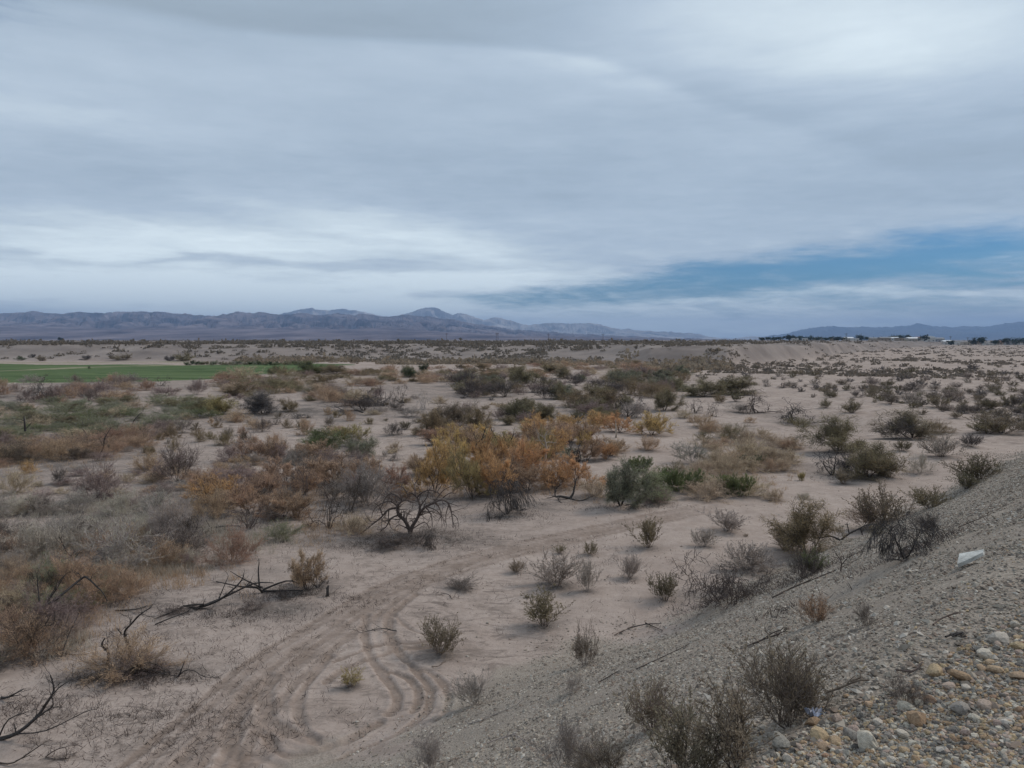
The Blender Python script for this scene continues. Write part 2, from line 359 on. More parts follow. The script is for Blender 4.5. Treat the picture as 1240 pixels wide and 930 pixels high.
TRACKS += [
 ([(505, 720), (482, 737), (472, 750), (475, 775), (485, 792), (500, 810), (515, 827), (522, 842), (517, 862), (500, 877), (480, 890), (445, 905), (410, 920), (370, 935)], 0.20, 1.0),
 ([(498, 722), (476, 739), (466, 752), (468, 775), (474, 790)], 0.12, 0.6),
 ([(444, 745), (442, 762), (445, 787), (457, 807), (470, 825), (481, 842), (480, 855), (472, 865)], 0.21, 1.0),
 ([(520, 777), (485, 780), (460, 782), (430, 792), (405, 802)], 0.15, 1.0),
 ([(520, 784), (485, 787), (460, 795), (430, 805), (410, 815), (395, 827)], 0.16, 1.0),
 ([(330, 820), (322, 835), (320, 855), (327, 872), (347, 885), (372, 895), (395, 902)], 0.32, 1.0),
 ([(460, 876), (430, 892), (410, 902), (392, 909), (372, 914), (347, 915), (330, 905), (325, 892)], 0.20, 1.0),
 ([(475, 815), (495, 822), (505, 835), (507, 850), (502, 862)], 0.18, 1.0),
 ([(497, 805), (522, 816), (537, 830), (544, 847), (537, 865), (525, 875)], 0.16, 0.85),
 ([(478, 745), (495, 760), (510, 767), (525, 770)], 0.14, 0.8),
 ([(400, 795), (377, 822), (365, 840), (361, 860), (367, 880), (385, 900)], 0.20, 0.9),
 ([(200, 955), (240, 905), (290, 880), (325, 880), (330, 900), (300, 930)], 0.4, 0.7),
 ([(270, 955), (280, 900), (290, 860), (320, 820)], 0.35, 0.8),
 ([(340, 930), (300, 915), (250, 925), (190, 955)], 0.2, 0.6),
 ([(520, 700), (600, 678), (700, 665), (830, 640)], 0.18, 0.35),
 ([(640, 640), (760, 618), (900, 590), (960, 560), (1040, 530), (1058, 500)], 0.9, 0.28),
 ([(740, 585), (770, 560), (800, 545), (840, 528), (870, 518)], 0.5, 0.45),
 ([(780, 580), (800, 560), (826, 548), (860, 530)], 0.3, 0.5),
]
def polydist(X, Y, pts, cur=None):
    d = np.full(X.shape, 1e9)
    for (a, b) in zip(pts[:-1], pts[1:]):
        ab = b - a; t = np.clip(((X - a[0]) * ab[0] + (Y - a[1]) * ab[1]) / (ab @ ab + 1e-9), 0, 1)
        d = np.minimum(d, np.hypot(X - a[0] - t * ab[0], Y - a[1] - t * ab[1]))
    return d
def smooth_poly(pts, n=6):
    P = [np.array(p, float) for p in pts]; out = []
    for i in range(len(P) - 1):
        p0 = P[max(i - 1, 0)]; p1 = P[i]; p2 = P[i + 1]; p3 = P[min(i + 2, len(P) - 1)]
        for k in range(n):
            t = k / n
            out.append(0.5 * ((2 * p1) + (-p0 + p2) * t + (2 * p0 - 5 * p1 + 4 * p2 - p3) * t * t + (-p0 + 3 * p1 - 3 * p2 + p3) * t ** 3))
    out.append(P[-1]); return out

LITTER = [(490, 652, 95, 16, 1), (520, 660, 40, 12, 1), (60, 650, 150, 40, .9), (230, 640, 110, 26, .9), (110, 725, 90, 22, .7), (400, 495, 80, 9, .9), (325, 500, 50, 8, .9), (560, 520, 50, 10, .5),
          (430, 500, 60, 10, .8), (720, 606, 90, 8, .6), (640, 612, 60, 12, .6), (590, 595, 110, 26, .6), (370, 600, 110, 32, .6), (60, 475, 120, 12, .8), (300, 735, 80, 12, .7), (160, 815, 80, 12, .7),
          (880, 720, 70, 18, .8), (1020, 570, 50, 10, .7), (30, 560, 130, 22, .8), (560, 480, 90, 8, .5), (700, 500, 100, 12, .5), (470, 470, 200, 10, .4), (100, 510, 170, 18, .6), (390, 655, 60, 12, .6),
          (290, 695, 70, 10, .6), (370, 715, 50, 10, .7), (985, 880, 60, 16, .4), (1100, 675, 50, 8, .6), (965, 700, 60, 16, .7), (965, 508, 40, 7, .6), (120, 600, 60, 10, .6), (660, 755, 35, 8, .4), (705, 812, 30, 8, .5), (785, 660, 26, 5, .4), (575, 850, 25, 6, .5), (532, 788, 26, 6, .4), (805, 726, 24, 6, .4), (900, 690, 50, 14, .5)]
def gauss_patch(X, Y, px, py, rx, ry):
    c = at(px, py); d = math.hypot(c[0], c[1]); hh = max(CAMZ - c[2], 1.0)
    wx = rx * d / 930.0; wy = ry * d * d / (930.0 * hh)
    return np.exp(-(((X - c[0]) / wx) ** 2 + ((Y - c[1]) / wy) ** 2))

def build_ground():
    th = np.concatenate([np.arange(-180, -42, 4.0), np.arange(-42, 42, 0.165), np.arange(42, 180, 4.0)])
    th = np.radians(th)
    r = [0.35]
    while r[-1] < 26000:
        q = r[-1]
        k = 1.014 if q < 9 else 1.0032 if q < 24 else 1.0065 if q < 70 else 1.011 if q < 500 else 1.04
        r.append(q * k)
    r = np.array(r); nr, nt_ = len(r), len(th)
    RR, TT = np.meshgrid(r, th, indexing='ij')
    X = RR * np.sin(TT); Y = RR * np.cos(TT)
    Z = height(X, Y)
    tr = np.zeros(X.shape)
    near = (RR < 130) & (np.abs(TT) < R(44))
    xs, ys = X[near], Y[near]; tv = np.zeros(xs.shape); rut = np.zeros(xs.shape)
    for pts, w, s in TRACKS:
        wp = [at(*p)[:2] for p in smooth_poly(pts, 4)]
        d = polydist(xs, ys, wp)
        d = d + fbm(xs * 2.2, ys * 2.2, 4, 61, 0.6) * 0.06
        mk = (1 - sst(d, w * 0.36, w * 0.54)) * s * (1 - 0.9 * sst(xs, 5.5, 11.0) * (s > 0.3)) * (0.95 + 0.5 * np.clip(fbm(xs * 1.3, ys * 1.3, 3, 62) + 0.1, -.4, .3))
        tv = np.maximum(tv, mk)
        if w < 1: rut = rut - mk * (0.016 if len(pts) == 12 else 0.030) + (0.006 if len(pts) == 12 else 0.018) * s * np.exp(-((d - w * 0.75) / 0.06) ** 2)
    tr[near] = tv; Z[near] += np.clip(rut, -0.06, 0.04)
    gv = np.zeros(X.shape)
    s = embank_s(X, Y) + fbm(X / 1.7, Y / 1.7, 4, 71) * 2.0
    gv = 1 - sst(s, 10.0, 11.2)
    # loose gravel spread at the foot
    gv = np.maximum(gv, gauss_patch(X, Y, 640, 905, 110, 70) * (0.5 + fbm(X * 2, Y * 2, 3, 72)) * 1.3)
    li = np.zeros(X.shape)
    for px, py, rx, ry, a in LITTER:
        li = np.maximum(li, a * gauss_patch(X, Y, px, py, rx, ry))
    fr = np.where((RR.ravel() < 140) & (np.abs(TT.ravel()) < R(42)))[0]; Xf, Yf = X.ravel()[fr], Y.ravel()[fr]; lf = np.zeros(len(fr))
    for (bx, by, bw) in BASES:
        m_ = np.where((np.abs(Xf - bx) < bw * 1.3) & (np.abs(Yf - by) < bw * 1.3))[0]
        if len(m_): lf[m_] = np.maximum(lf[m_], 0.85 * np.exp(-(((Xf[m_] - bx) ** 2 + (Yf[m_] - by) ** 2) / (0.42 * bw) ** 2)))
    lx = li.ravel(); lx[fr] = np.maximum(lx[fr], lf); li = lx.reshape(X.shape)
    li = np.clip(li * (1.0 + 1.2 * fbm(X / 1.4, Y / 1.4, 4, 73)), 0, 1)
    t = X / np.maximum(Y, 1e-3)
    ybn = np.interp(t, TB, YB)
    terr = np.where(Y > 5, sst(Y - ybn, -15, 12), (RR > 200) * 1.0)
    crust = 1 - 0.75 * sst(t, -0.05, 0.12) * (RR < 60)
    # irrigated field: far-left quadrilateral on the wash floor
    q = [at(-400, 463.5), at(165, 463.5), at(300, 455.5), at(395, 446), at(430, 441.5), at(-900, 436.5)]
    q = [p[:2] for p in q]; inside = np.ones(X.shape, bool)
    poly = np.array(q)
    def inpoly(xx, yy, P):
        c = np.zeros(xx.shape, bool); n = len(P); j = n - 1
        for i in range(n):
            xi, yi = P[i]; xj, yj = P[j]
            with np.errstate(divide='ignore', invalid='ignore'):
                c ^= ((yi > yy) != (yj > yy)) & (xx < (xj - xi) * (yy - yi) / (yj - yi + 1e-12) + xi)
            j = i
        return c
    fld = inpoly(X + fbm(X / 8, Y / 8, 2, 3) * 5, Y + fbm(X / 8, Y / 8, 2, 4) * 5, poly).astype(float)
    f1 = [at(-200, 451)[:2], at(0, 449.3)[:2], at(110, 444.5)[:2], at(250, 441.6)[:2], at(330, 440.5)[:2]]
    f2 = [at(-200, 439.3)[:2], at(0, 438.9)[:2], at(240, 438.5)[:2]]
    ft = np.maximum(1 - sst(polydist(X, Y, f1), 1.4, 2.8), (1 - sst(polydist(X, Y, f2), 1.2, 3.0)))
    f3 = [at(-200, 459.5)[:2], at(0, 457.5)[:2], at(120, 452.2)[:2], at(260, 446.5)[:2], at(390, 443.5)[:2]]
    Z -= 0.12 * (1 - sst(polydist(X, Y, f3), 0.8, 2.0)) * fld
    fld = fld * (1 - 0.9 * (1 - sst(polydist(X, Y, f3), 0.7, 2.2)) * 0)
    fs = sst(RR, 380, 900)
    V = np.stack([X.ravel(), Y.ravel(), Z.ravel()], 1)
    i, j = np.meshgrid(np.arange(nr - 1), np.arange(nt_), indexing='ij'); j2 = (j + 1) % nt_
    F = np.stack([i * nt_ + j, i * nt_ + j2, (i + 1) * nt_ + j2, (i + 1) * nt_ + j], -1).reshape(-1, 4)
    F = F[:, ::-1]
    nv = len(V); V = np.vstack([V, [0, 0, float(height(0.0, 0.01))]])
    jj = np.arange(nt_); T = np.stack([np.full(nt_, nv), (jj + 1) % nt_, jj], 1)
    flat = np.concatenate([F.ravel(), T.ravel()]); cnt = np.concatenate([np.full(len(F), 4), np.full(len(T), 3)])
    ap = lambda a, v=0.0: np.append(a.ravel(), v)
    me = mesh_np('ground', V, flat, cnt, ground_material(), True,
                 dict(track=ap(tr), gravel=ap(np.clip(gv, 0, 1), 1), litter=ap(li), terrace=ap(terr), crust=ap(crust), field=ap(fld), farmtrack=ap(ft * (terr < 0.3)), farscrub=ap(fs)))
    o = link('ground', me); tag(o, kind='structure')
    print('ground', nr, nt_)

# ------------------------------------------------------------------ mountains (real ranges at their own distance)
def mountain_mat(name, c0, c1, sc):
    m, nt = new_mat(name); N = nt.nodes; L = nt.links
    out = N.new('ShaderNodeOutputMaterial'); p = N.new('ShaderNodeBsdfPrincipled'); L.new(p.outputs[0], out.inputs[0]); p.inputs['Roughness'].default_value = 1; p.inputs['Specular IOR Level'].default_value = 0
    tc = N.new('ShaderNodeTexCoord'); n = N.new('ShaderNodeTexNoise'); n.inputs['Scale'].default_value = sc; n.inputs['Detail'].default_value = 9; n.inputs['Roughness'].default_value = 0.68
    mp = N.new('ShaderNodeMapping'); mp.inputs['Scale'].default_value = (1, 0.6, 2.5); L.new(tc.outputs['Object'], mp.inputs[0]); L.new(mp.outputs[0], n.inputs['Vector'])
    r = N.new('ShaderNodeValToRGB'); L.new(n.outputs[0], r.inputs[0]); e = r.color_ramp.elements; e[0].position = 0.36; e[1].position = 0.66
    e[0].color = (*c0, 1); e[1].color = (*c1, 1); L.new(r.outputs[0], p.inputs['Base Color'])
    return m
def build_range(name, prof, y0, y1, ycrest, mat, rough, seed, foot, nth=900, nd=190, fan=0.35, fan_h=0.2):
    """prof: skyline points in the photo; the crest stands at ycrest, the range runs from y0 to y1"""
    px = np.array([p[0] for p in prof], float); py = np.array([p[1] for p in prof], float)
    us = np.linspace(px[0], px[-1], nth); ys_ = np.linspace(y0, y1, nd)
    U, YY = np.meshgrid(us, ys_, indexing='ij')
    Hc = (412.0 - np.interp(U, px, py) - 2.4 * (0.45 - np.abs(fbm(U / 11.0, U * 0, 5, seed + 50, 0.6)))) / 930.0 * ycrest
    XX = (U - 620) / 930.0 * ycrest * (0.55 + 0.45 * YY / ycrest)
    v = (YY - y0) / (ycrest - y0); vb = (YY - ycrest) / (y1 - ycrest)
    # long alluvial apron, then the rocky front
    front = np.where(v < fan, v / fan * fan_h, fan_h + (1 - fan_h) * np.clip((v - fan) / (1 - fan), 0, 1) ** 1.25)
    shape = np.where(YY <= ycrest, front, 1 - 0.8 * sst(vb, 0, 1))
    scx = ycrest * 0.035
    rg = ridged(XX / scx + 0.3 * YY / scx, YY / scx * 0.55, 6, seed, 0.55)
    rg = -np.clip(1.25 - rg, 0, 2.2)
    env = sst(v, fan * 0.7, fan + 0.25) * (1 - 0.80 * np.exp(-((YY - ycrest) / (0.07 * (ycrest - y0))) ** 2))
    Hh = Hc * shape + rg * rough * Hc * env * 0.27 * np.clip(shape * 1.6, 0, 1)
    mask_ = sst(YY, y0, y0 + (ycrest - y0) * 0.02)
    Z = foot + np.minimum(Hh * mask_, Hc * (0.25 + 0.75 * YY / ycrest) * 0.995 + 0 * Hh) + (1 - mask_) * -30
    Z = np.where(np.abs(YY - ycrest) < (y1 - y0) / nd, np.maximum(Z, foot + Hc * 0.985), Z)
    V = np.stack([XX.ravel(), YY.ravel(), Z.ravel()], 1)
    i, j = np.meshgrid(np.arange(nth - 1), np.arange(nd - 1), indexing='ij')
    F = np.stack([i * nd + j, (i + 1) * nd + j, (i + 1) * nd + j + 1, i * nd + j + 1], -1).reshape(-1, 4)
    me = mesh_np(name, V, F.ravel(), np.full(len(F), 4), mat, False)
    o = link(name, me); tag(o, kind='structure'); return o
near_p = [(-160, 380), (-60, 379), (0, 378.6), (32, 377), (41, 376.3), (60, 378), (78, 378.6), (91, 377), (115, 377.6), (130, 378), (163, 376), (193, 376.6), (217, 378.3), (237, 380), (261, 381.3), (274, 379.3), (291, 376.6), (300, 377.6), (308, 378), (317, 376.5), (327, 378.3), (345, 379.5), (370, 378), (385, 380), (400, 379.6), (410, 378), (430, 380.3), (436, 378), (454, 380.6), (471, 382.7), (491, 379.6), (503, 381), (515, 381.7), (535, 384.4), (552, 385.8), (576, 391), (600, 394), (617, 398), (637, 399), (680, 402), (730, 405), (800, 408), (860, 410), (900, 411.5)]
far_p = [(300, 392), (330, 384), (345, 377.8), (359, 374.4), (376, 371.9), (384, 373.2), (400, 374.2), (420, 373.5), (434, 374.8), (447, 378), (460, 381), (474, 382.4), (491, 379.2), (502, 375.4), (515, 371), (522, 370.3), (535, 374.2), (549, 380), (557.5, 377), (569, 380.3), (586, 386), (600, 382.6), (620, 387), (639, 393), (654, 391), (671, 389), (684, 391), (695, 389.8), (718, 390.5), (739, 395), (752, 397.3), (766, 398), (800, 400.3), (821, 401.3), (842, 403.3), (867, 408), (885, 409), (897, 407.2), (906, 406.5), (920, 407), (960, 411)]
right_p = [(880, 411.5), (905, 409), (924, 407), (940, 404.5), (956, 402), (970, 397.6), (984, 395.5), (1002, 393.7), (1027, 394.6), (1048, 394.2), (1065, 395.2), (1080, 394.6), (1098, 393), (1114, 391.0), (1130, 393.9), (1155, 395), (1183, 394.4), (1201, 393.7), (1215, 390.5), (1226, 389.5), (1233, 388), (1250, 389.5), (1300, 386), (1400, 390), (1500, 393)]
build_range('mountains', near_p, 4200, 12500, 10000, mountain_mat('rock_near_haze_tint', (0.050, 0.045, 0.062), (0.24, 0.20, 0.215), 0.0026), 1.35, 3, 2, fan=0.42, fan_h=0.34)  # part of the mauve-blue air haze is put into this rock colour
build_range('far_mountains', far_p, 12800, 19500, 17000, mountain_mat('rock_far_haze_pale', (0.22, 0.20, 0.20), (0.56, 0.50, 0.46), 0.0012), 1.5, 11, -5, nth=620, nd=130, fan=0.12, fan_h=0.08)  # distance haze of the peaks partly painted in as paler rock
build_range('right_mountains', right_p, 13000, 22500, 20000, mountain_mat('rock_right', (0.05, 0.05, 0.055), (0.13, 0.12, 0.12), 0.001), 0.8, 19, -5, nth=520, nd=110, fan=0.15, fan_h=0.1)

# ------------------------------------------------------------------ haze
hm, hnt = new_mat('haze_air')
ho = hnt.nodes.new('ShaderNodeOutputMaterial'); hv = hnt.nodes.new('ShaderNodeVolumePrincipled')
hv.inputs['Color'].default_value = (0.42, 0.62, 0.97, 1); hv.inputs['Density'].default_value = 0.000066; hv.inputs['Anisotropy'].default_value = 0.0
hnt.links.new(hv.outputs[0], ho.inputs['Volume'])
hb = MB(); hb.box(-29000, 29000, -29000, 29000, -60, 800)
hz = link('haze', hb.mesh('haze', hm)); tag(hz, kind='stuff')
# ================================================================== PLANTS
def norm(v): return v / (np.linalg.norm(v) + 1e-9)
def grow(rng, out, p, d, L, r, lv, P):
    n = P['seg'][lv]; step = L / n; wob = P['wob'][lv]; up = P['up'][lv]; tp = P['taper'][lv]
    for i in range(n):
        d = norm(d + rng.normal(0, wob, 3) + np.array([0, 0, up]))
        q = p + d * step
        if q[2] < 0.012: q[2] = 0.012 + abs(rng.normal(0, 0.01)); d = norm(q - p)
        r2 = r * tp
        out.append((p, q, r, r2, lv))
        if lv + 1 < len(P['seg']) and (i + 1) / n >= P['first'][lv]:
            k = P['kids'][lv]; k = int(k) + (rng.random() < k % 1)
            for _ in range(k):
                a = norm(np.cross(d, rng.normal(0, 1, 3)))
                cd = norm(d * (1 - P['ang'][lv]) + a * P['ang'][lv])
                grow(rng, out, q, cd, L * P['len'][lv] * rng.uniform(0.7, 1.25), r2 * 0.62, lv + 1, P)
        p = q; r = r2
def tubes_np(segs, n=4, rmin=0.0):
    A = np.array([s[0] for s in segs]); B = np.array([s[1] for s in segs]); ra = np.array([s[2] for s in segs]); rb = np.array([s[3] for s in segs])
    ra = np.maximum(ra, rmin); rb = np.maximum(rb, rmin)
    D = B - A; D /= np.linalg.norm(D, axis=1, keepdims=True) + 1e-9
    U = np.cross(D, [0.31, 0.22, 0.92]); U /= np.linalg.norm(U, axis=1, keepdims=True) + 1e-9; W = np.cross(D, U)
    B = B + D * ra[:, None] * 0.3
    ang = 2 * np.pi * np.arange(n) / n
    off = U[:, None] * np.cos(ang)[None, :, None] + W[:, None] * np.sin(ang)[None, :, None]
    V = np.concatenate([A[:, None] + off * ra[:, None, None], B[:, None] + off * rb[:, None, None]], 1).reshape(-1, 3)
    k = np.arange(n); q = np.stack([k, (k + 1) % n, n + (k + 1) % n, n + k], 1)
    F = (np.arange(len(A)) * 2 * n)[:, None, None] + q[None]
    return V, F.reshape(-1, 4)
def blades_np(rng, base, direc, length, width, shape='tri'):
    n = len(base); D = direc / (np.linalg.norm(direc, axis=1, keepdims=True) + 1e-9)
    S = np.cross(D, rng.normal(0, 1, (n, 3))); S /= np.linalg.norm(S, axis=1, keepdims=True) + 1e-9
    l = length[:, None]; w = width[:, None]
    if shape == 'tri':
        V = np.stack([base - S * w / 2, base + S * w / 2, base + D * l], 1).reshape(-1, 3)
        F = np.arange(3 * n).reshape(-1, 3)
    else:
        V = np.stack([base, base + D * l * 0.5 + S * w / 2, base + D * l, base + D * l * 0.5 - S * w / 2], 1).reshape(-1, 3)
        F = np.arange(4 * n).reshape(-1, 4)
    return V, F

def make_proto(name, seed, stems, spread, P, leaf, base_r=0.03, flat=1.0, single=False):
    """returns (stem mesh, foliage mesh) normalised to height 1 and width 1"""
    rng = np.random.default_rng(seed); segs = []
    for k in range(stems):
        a = 2 * np.pi * (k + rng.uniform(-0.35, 0.35)) / stems
        tilt = rng.uniform(*spread)
        d = np.array([math.cos(a) * math.sin(tilt), math.sin(a) * math.sin(tilt), math.cos(tilt) * flat])
        p = np.array([math.cos(a), math.sin(a), 0]) * rng.uniform(0, base_r); p[2] = -0.02
        grow(rng, segs, p, norm(d), P['L'] * rng.uniform(0.75, 1.15), P['r'] * rng.uniform(0.7, 1.15), 0, P)
    allp = np.array([s[1] for s in segs]); lo, hi = np.percentile(allp[:, :2], [1.5, 98.5], axis=0); top = np.percentile(allp[:, 2], 99)
    sx = 1.0 / max((hi - lo).max(), 1e-3); sz = 1.0 / max(top, 1e-3)
    S = np.array([sx, sx, sz]); cx = np.array([(hi[0] + lo[0]) / 2, (hi[1] + lo[1]) / 2, 0]) * (0 if single else 1) * 0
    segs = [((s[0] - cx) * S, (s[1] - cx) * S, s[2] * sx, s[3] * sx, s[4]) for s in segs]
    mx = P.get('stemlv', 9)
    V, F = tubes_np([s for s in segs if s[4] <= mx], P.get('sides', 4), P.get('rmin', 0.0025))
    sm = mesh_np(name + '_stems', V, F.ravel(), np.full(len(F), 4))
    fm = None
    if leaf:
        c = [s for s in segs if s[4] >= leaf['lv']]
        A = np.array([s[0] for s in c]); B = np.array([s[1] for s in c])
        n = leaf['n']; idx = rng.integers(0, len(c), n); t = rng.random((n, 1))
        if leaf.get('tips'):  # clustered near branch ends
            t = 1 - rng.random((n, 1)) ** 2 * leaf['tips']
        base = A[idx] + (B - A)[idx] * t + rng.normal(0, leaf.get('jit', 0.01), (n, 3))
        sd = (B - A)[idx]; sd /= np.linalg.norm(sd, axis=1, keepdims=True) + 1e-9
        D = sd * leaf['along'] + rng.normal(0, leaf['rand'], (n, 3)) + np.array([0, 0, leaf['up']])
        ok = base[:, 2] > 0.0; base = base[ok]; D = D[ok]; n = len(base)
        V, F = blades_np(rng, base, D, leaf['l'] * rng.uniform(0.5, 1.4, n), leaf['w'] * rng.uniform(0.6, 1.3, n), leaf.get('shape', 'tri'))
        V[:, 2] = np.maximum(V[:, 2], 0.002 + 0.01 * rng.random(len(V)))
        fm = mesh_np(name + '_foliage', V, F.ravel(), np.full(len(F), F.shape[1]))
    return sm, fm

T3 = dict(taper=(0.86, 0.82, 0.75))
def PP(**k):
    d = dict(seg=(5, 4, 3), wob=(0.16, 0.22, 0.25), up=(0.05, 0.03, 0.0), taper=(0.86, 0.82, 0.75), first=(0.3, 0.25), kids=(1.6, 1.5), ang=(0.5, 0.5), len=(0.55, 0.5), L=1.0, r=0.02); d.update(k); return d
PROTO = {}
def protos(kind, n, f): PROTO[kind] = [f(i) for i in range(n)]
protos('tamarisk', 4, lambda i: make_proto('tamarisk', 100 + i, 6 + 2 * (i % 3), (0.15, 0.95), PP(seg=(6, 5, 3), wob=(0.26, 0.26, 0.28), kids=(1.9, 1.9), ang=(0.42, 0.42), len=(0.5, 0.45), r=0.022, up=(0.07, 0.08, 0.08), stemlv=2, sides=3, rmin=0.0030), dict(lv=2, n=8000, l=0.075, w=0.0075, along=0.7, rand=0.42, up=0.75, jit=0.016), base_r=0.10))
protos('creosote', 6, lambda i: make_proto('creosote', 300 + i, 16 + 3 * i, (0.05, 0.70 + 0.13 * i), PP(seg=(6, 4), wob=(0.13, 0.2), kids=(2.0, 0), ang=(0.42, 0.4), len=(0.38, 0.3), r=0.009, first=(0.25, 0.3), taper=(0.84, 0.8), up=(0.06, 0.12), rmin=0.0030), dict(lv=1, n=4400, l=0.038, w=0.021, along=0.8, rand=0.6, up=0.4, jit=0.014, tips=0.95, shape='rh'), base_r=0.12))
protos('twiggy', 4, lambda i: make_proto('twiggy', 400 + i, 15, (0.1, 0.85 + 0.17 * i), PP(seg=(5, 4, 3), wob=(0.19, 0.24, 0.26), kids=(2.0, 1.8), ang=(0.42, 0.42), len=(0.5, 0.5), r=0.011, stemlv=2, sides=3, rmin=0.0022, up=(0.04, 0.05, 0.05)), dict(lv=1, n=3600, l=0.075, w=0.0045, along=0.9, rand=0.45, up=0.35, jit=0.005), base_r=0.10))
protos('mesquite', 4, lambda i: make_proto('mesquite', 500 + i, 7, (0.15, 1.15), PP(seg=(6, 5, 4), wob=(0.20, 0.24, 0.25), kids=(2.4, 1.9), ang=(0.5, 0.5), len=(0.5, 0.42), r=0.024, first=(0.25, 0.15), up=(0.06, 0.0, -0.06), stemlv=2, sides=3, rmin=0.0028), dict(lv=1, n=15000, l=0.05, w=0.0085, along=0.5, rand=0.6, up=0.15, jit=0.035), base_r=0.12))
protos('dead', 4, lambda i: make_proto('dead', 600 + i, 5, (0.35, 1.15), PP(seg=(8, 6, 4), wob=(0.30, 0.32, 0.3), kids=(1.1, 1.4), ang=(0.6, 0.55), len=(0.45, 0.45), r=0.028, first=(0.3, 0.2), up=(0.02, -0.05, -0.12), sides=5, rmin=0.0035), None, base_r=0.05))
protos('droop', 2, lambda i: make_proto('droop', 650 + i, 5, (0.3, 1.0), PP(seg=(6, 7, 5), wob=(0.2, 0.22, 0.2), kids=(1.9, 1.5), ang=(0.6, 0.45), len=(0.65, 0.45), r=0.022, first=(0.3, 0.2), up=(0.04, -0.18, -0.28), sides=4, rmin=0.0028), dict(lv=1, n=2200, l=0.10, w=0.0045, along=0.4, rand=0.35, up=-0.7, jit=0.01), base_r=0.05))
protos('tangle', 2, lambda i: make_proto('tangle', 680 + i, 11, (0.8, 1.5), PP(seg=(8, 6, 4), wob=(0.28, 0.3, 0.3), kids=(1.2, 1.4), ang=(0.6, 0.55), len=(0.5, 0.45), r=0.015, first=(0.1, 0.2), up=(0.04, -0.06, -0.1), sides=4, rmin=0.003), dict(lv=1, n=1800, l=0.08, w=0.004, along=0.8, rand=0.6, up=0.0, jit=0.012), base_r=0.3))
protos('reed', 3, lambda i: make_proto('reed', 700 + i, 36, (0.0, 0.5), PP(seg=(4, 3), wob=(0.07, 0.12), kids=(1.3, 0), ang=(0.25, 0.3), len=(0.45, 0.3), r=0.006, taper=(0.85, 0.8), up=(0.08, 0.15), sides=3), dict(lv=0, n=5000, l=0.12, w=0.017, along=0.8, rand=0.28, up=0.8, jit=0.02), base_r=0.62))
protos('puff', 3, lambda i: make_proto('puff', 800 + i, 34, (0.0, 1.45), PP(seg=(5, 3), wob=(0.22, 0.26), kids=(1.6, 0), ang=(0.4, 0.3), len=(0.4, 0.3), r=0.004, L=0.7, taper=(0.85, 0.8), up=(0.02, 0.02), sides=3, rmin=0.002), dict(lv=0, n=7000, l=0.07, w=0.006, along=0.8, rand=0.5, up=0.35, jit=0.022), base_r=0.30))
# light versions for plants that are a few pixels tall
protos('small', 5, lambda i: make_proto('small', 900 + i, 11, (0.2, 1.25), PP(seg=(3, 2), wob=(0.15, 0.2), kids=(1.5, 0), ang=(0.4, 0.4), len=(0.4, 0.3), r=0.016, L=0.8, taper=(0.8, 0.8), up=(0.02, 0.05), sides=3, rmin=0.008), dict(lv=0, n=420, l=0.13, w=0.055, along=0.6, rand=0.6, up=0.3, jit=0.035), base_r=0.25))
protos('smallmass', 4, lambda i: make_proto('smallmass', 950 + i, 14, (0.1, 1.35), PP(seg=(4, 3), wob=(0.15, 0.2), kids=(1.6, 0), ang=(0.4, 0.4), len=(0.45, 0.3), r=0.012, L=0.8, taper=(0.8, 0.8), up=(0.02, 0.05), sides=3, rmin=0.006), dict(lv=0, n=1700, l=0.10, w=0.028, along=0.5, rand=0.6, up=0.3, jit=0.05), base_r=0.35))

FC = dict(
    orange=((0.60, 0.36, 0.185), 0.2), gold=((0.62, 0.42, 0.19), 0.2), tanorange=((0.50, 0.35, 0.24), 0.2), rust=((0.43, 0.28, 0.195), 0.2),
    tan=((0.52, 0.41, 0.29), 0.2), pale=((0.48, 0.42, 0.34), 0.2), yellowgreen=((0.42, 0.34, 0.165), 0.2), olive=((0.255, 0.215, 0.130), 0.2),
    oliveb=((0.29, 0.225, 0.135), 0.2), green=((0.165, 0.185, 0.085), 0.2), sage=((0.25, 0.255, 0.150), 0.2), greygreen=((0.24, 0.24, 0.165), 0.2),
    grey=((0.39, 0.33, 0.285), 0.2), purple=((0.38, 0.29, 0.255), 0.2), darkgrey=((0.155, 0.137, 0.130), 0.2), palegrey=((0.50, 0.44, 0.355), 0.2),
    darkolive=((0.18, 0.155, 0.095), 0.2), brown=((0.275, 0.225, 0.160), 0.2), deep=((0.075, 0.10, 0.048), 0.2), scrub=((0.19, 0.158, 0.128), 0.2))
FM = {k: surf('foliage_' + k, c, 0.42, 3.2, 1.0, rnd=v * 0.5, translucent=0.32, col2=tuple(min(1, x * 1.4) for x in c)) for k, (c, v) in FC.items()}
SM = dict(black=surf('bark_charred', (0.060, 0.053, 0.050), 0.4, 20, rnd=0.15), dark=surf('bark_dark', (0.105, 0.082, 0.070), 0.35, 20, rnd=0.15),
          brown=surf('bark_brown', (0.20, 0.15, 0.12), 0.3, 20, rnd=0.15), grey=surf('bark_grey', (0.30, 0.26, 0.235), 0.3, 20, rnd=0.15), pale=surf('bark_pale', (0.42, 0.36, 0.30), 0.2, 20, rnd=0.1),
          purple=surf('bark_purple', (0.23, 0.17, 0.155), 0.3, 20, rnd=0.15))
NAMES = dict(tamarisk=('tamarisk', 'shrub'), dome=('round_shrub', 'shrub'), creosote=('creosote_bush', 'bush'), twiggy=('bare_shrub', 'shrub'), mesquite=('mesquite_tree', 'tree'),
             dead=('dead_tree', 'dead tree'), droop=('drooping_dead_tree', 'dead tree'), tangle=('brush_tangle', 'dead brush'), reed=('green_bush', 'bush'), puff=('dry_shrub', 'shrub'), small=('desert_shrub', 'shrub'), smallmass=('desert_shrub', 'shrub'))
